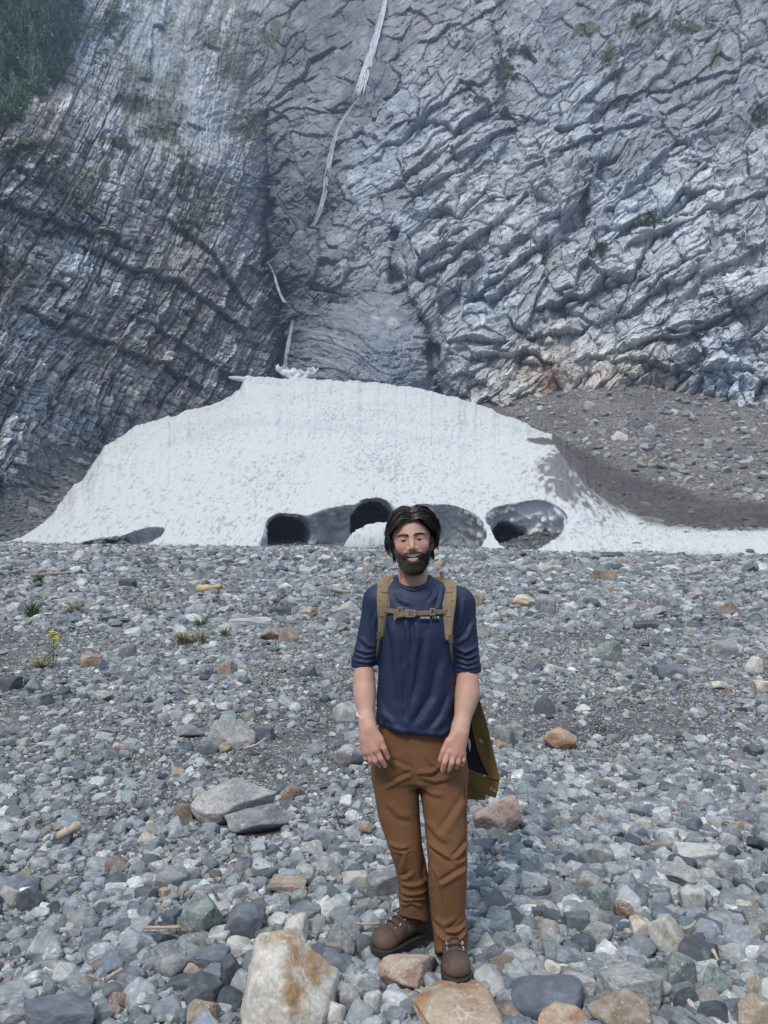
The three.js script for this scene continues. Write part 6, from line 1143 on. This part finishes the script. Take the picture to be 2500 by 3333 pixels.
stick('twig', [[2302, 3078, .05], [2325, 3104, .07], [2338, 3130, .05]], .009, .006, [.42, .37, .31], 'forked dead twig at the right of the black angular stone', 'twig');
stick('twig', [[2222, 3028, .06], [2245, 3020, .07], [2266, 2998, .08]], .008, .005, dryw, 'curved twig above the black angular stone', 'twig');
stick('twig', [[1352, 3223, .03], [1376, 3234, .03], [1398, 3250, .03]], .005, .004, dryw, 'tiny twig in front of the boulder between the boots', 'twig');
stick('twig', [[1152, 3008, .05], [1190, 3010, .05], [1238, 3006, .05]], .005, .004, dryw, 'thin straight twig left of the turned out boot', 'twig');
function tuft(u, v, h, n, tones, label, seed, spread = 1) {
  const R = rng(seed); let g = onGround(u, v, 0); g[1] = groundH(g[0], g[2]); const pos = [], idx = [], col = [];
  for (let k = 0; k < n; k++) { const a = R() * 6.283, l = h * (.5 + .6 * R()), r0 = h * .25 * R() * spread, bend = h * (.25 + .6 * R()) * spread, w = h * .028, t = tones[Math.floor(R() * tones.length)], b = .7 + .6 * R(), o = pos.length / 3; for (let i = 0; i <= 4; i++) { const f = i / 4, x = Math.cos(a) * (r0 + bend * f * f), z = Math.sin(a) * (r0 + bend * f * f), y = l * f * (1 - .25 * f), ww = w * (1 - f * .85); pos.push(x - Math.sin(a) * ww, y, z + Math.cos(a) * ww, x + Math.sin(a) * ww, y, z - Math.cos(a) * ww); for (let q = 0; q < 2; q++) col.push(t[0] * b, t[1] * b, t[2] * b); if (i) { const c = o + i * 2; idx.push(c - 2, c - 1, c, c - 1, c + 1, c); } } }
  const o = mesh('grass_tuft', geo(pos, idx, col), vcol(.85, { side: THREE.DoubleSide })); o.position.set(...g); tag(o, label, 'grass tuft'); return o;
}
const gr = [[.07, .11, .04], [.10, .14, .06]], dry = [[.34, .28, .15], [.22, .20, .10], [.10, .13, .05]];
tuft(248, 2005, .36, 110, dry, 'straw coloured grass tuft left of centre on the far gravel', 1, 1.4); tuft(105, 2010, .5, 90, gr, 'loose green grass tuft near the left edge', 2); tuft(125, 1902, .55, 90, gr, 'green tuft behind the long grey weathered log', 3);
tuft(655, 2045, .34, 70, gr, 'green grass tuft beside the long pale flat slab', 4); tuft(598, 2105, .28, 90, dry, 'dry straw grass left one of two near the centre', 5, 1.5); tuft(650, 2102, .28, 70, dry, 'dry straw grass right one of two near the centre', 6, 1.4); tuft(728, 2080, .22, 50, gr, 'small green tuft below the long pale flat slab', 7); tuft(480, 2000, .28, 60, gr, 'low green tuft behind the gravel left of centre', 8, 1.5); tuft(795, 1945, .3, 50, gr, 'little green tuft right of the driftwood', 9); tuft(135, 2185, .22, 80, dry, 'brown dead grass under the yellow flower', 10, 1.8);
{ // yellow flowering plant
  const b = onGround(172, 2180, 0); b[1] = groundH(b[0], b[2]); const t = thing('flowering_plant', 'single tall weed with yellow flowers near the left edge', 'plant', b), R = rng(8);
  const H = .42, st = (P, r) => tubeOf(P, r, 5, 12), gs = [st([[0, 0, 0], [.01, H * .5, 0], [-.005, H, 0]], .006)], fl = [], lf = [];
  for (let k = 0; k < 9; k++) { const y = H * (.25 + .7 * k / 9), a = R() * 6.283, l = .05 + .05 * R(); gs.push(st([[0, y, 0], [Math.cos(a) * l * .6, y + l * .6, Math.sin(a) * l * .6], [Math.cos(a) * l, y + l, Math.sin(a) * l]], .003)); if (k > 2 && k % 2) for (let q = 0; q < 5; q++) { const g = new THREE.IcosahedronGeometry(.014 + .008 * R(), 0); g.scale(1, .6, 1); g.translate(Math.cos(a) * l + (R() - .5) * .05, y + l + (R() - .3) * .04, Math.sin(a) * l + (R() - .5) * .05); g.deleteAttribute('uv'); fl.push(g); } const g = new THREE.SphereGeometry(.03, 6, 4); g.scale(1.5, .12, .45); g.rotateZ(.5); g.rotateY(a); g.translate(Math.cos(a + 1) * .045, y * .7, Math.sin(a + 1) * .045); g.deleteAttribute('uv'); lf.push(g); }
  for (let q = 0; q < 9; q++) { const g = new THREE.IcosahedronGeometry(.016 + .008 * R(), 0); g.scale(1, .6, 1); g.translate((R() - .5) * .09, H + (R() - .4) * .06, (R() - .5) * .06); g.deleteAttribute('uv'); fl.push(g); }
  const add = (n, g, m) => { const o = new THREE.Mesh(g, m); o.name = n; o.castShadow = o.receiveShadow = true; t.add(o); return o; };
  add('stem', mergeGeometries(gs), std([.10, .14, .05], .8)); add('leaf', mergeGeometries(lf), std([.07, .12, .04], .8)).userData.kind = 'stuff'; add('flower', mergeGeometries(fl.map(g => g.toNonIndexed ? g : g)), std([.72, .52, .02], .7)).userData.kind = 'stuff';
}
// ------------------------------------------------------------------ two hikers by the middle cave, behind the low snow ridge
function hiker(u, v, D, shirt, label, lean) {
  const c = at(u, v, D), top = c[1], H = 1.72, base = [c[0], top - H, c[2]];
  const f = (x, y, z) => { const X = x - lean * y * .15; let d = ell(X, y, z, [0, 1.60, 0], [.095, .125, .105]); d = smin(d, caps(X, y, z, [0, 1.40, 0], [0, 1.0, 0], .16, .14), .06); d = smin(d, caps(X, y, z, [-.18, 1.36, 0], [.18, 1.36, 0], .08, .08), .06); for (const s of [-1, 1]) { d = smin(d, caps(X, y, z, [s * .22, 1.34, 0], [s * .30, 1.08, .05], .055, .05), .03); d = smin(d, caps(X, y, z, [s * .30, 1.08, .05], [s * .24, .88, .18], .05, .038), .02); d = smin(d, caps(X, y, z, [s * .09, .95, 0], [s * .11, .5, .03], .085, .06), .04); d = smin(d, caps(X, y, z, [s * .11, .5, .03], [s * .12, .04, -.02], .06, .045), .03); d = smin(d, ell(X, y, z, [s * .12, .04, .06], [.045, .04, .12]), .02); } return d; };
  const r = nets(f, [-.6, -.02, -.3], [.75, 1.78, .35], .035), cl = new Float32Array(r.pos.length);
  for (let i = 0; i < cl.length; i += 3) { const x = r.pos[i], y = r.pos[i + 1], z = r.pos[i + 2]; let k = y > 1.66 || (y > 1.52 && z < -.02) ? [.05, .035, .03] : y > 1.46 ? [.5, .32, .25] : y > .93 || Math.abs(x - lean * y * .15) > .2 ? shirt : y > .1 ? [.06, .065, .08] : [.04, .035, .03]; cl.set(k, i); }
  const o = thing('person', label, 'person', base); mesh('body', geo(r.pos, r.idx, cl), vcol(.8), o);
}
hiker(1149, 1737, 84.5, [.07, .22, .52], 'tiny hiker in blue leaning behind the low snow ridge at the middle cave', -1.2);
hiker(1159, 1732, 85, [.30, .28, .26], 'tiny hiker in grey behind the low snow ridge, right of the one in blue', .3);
renderer.render(scene, camera);
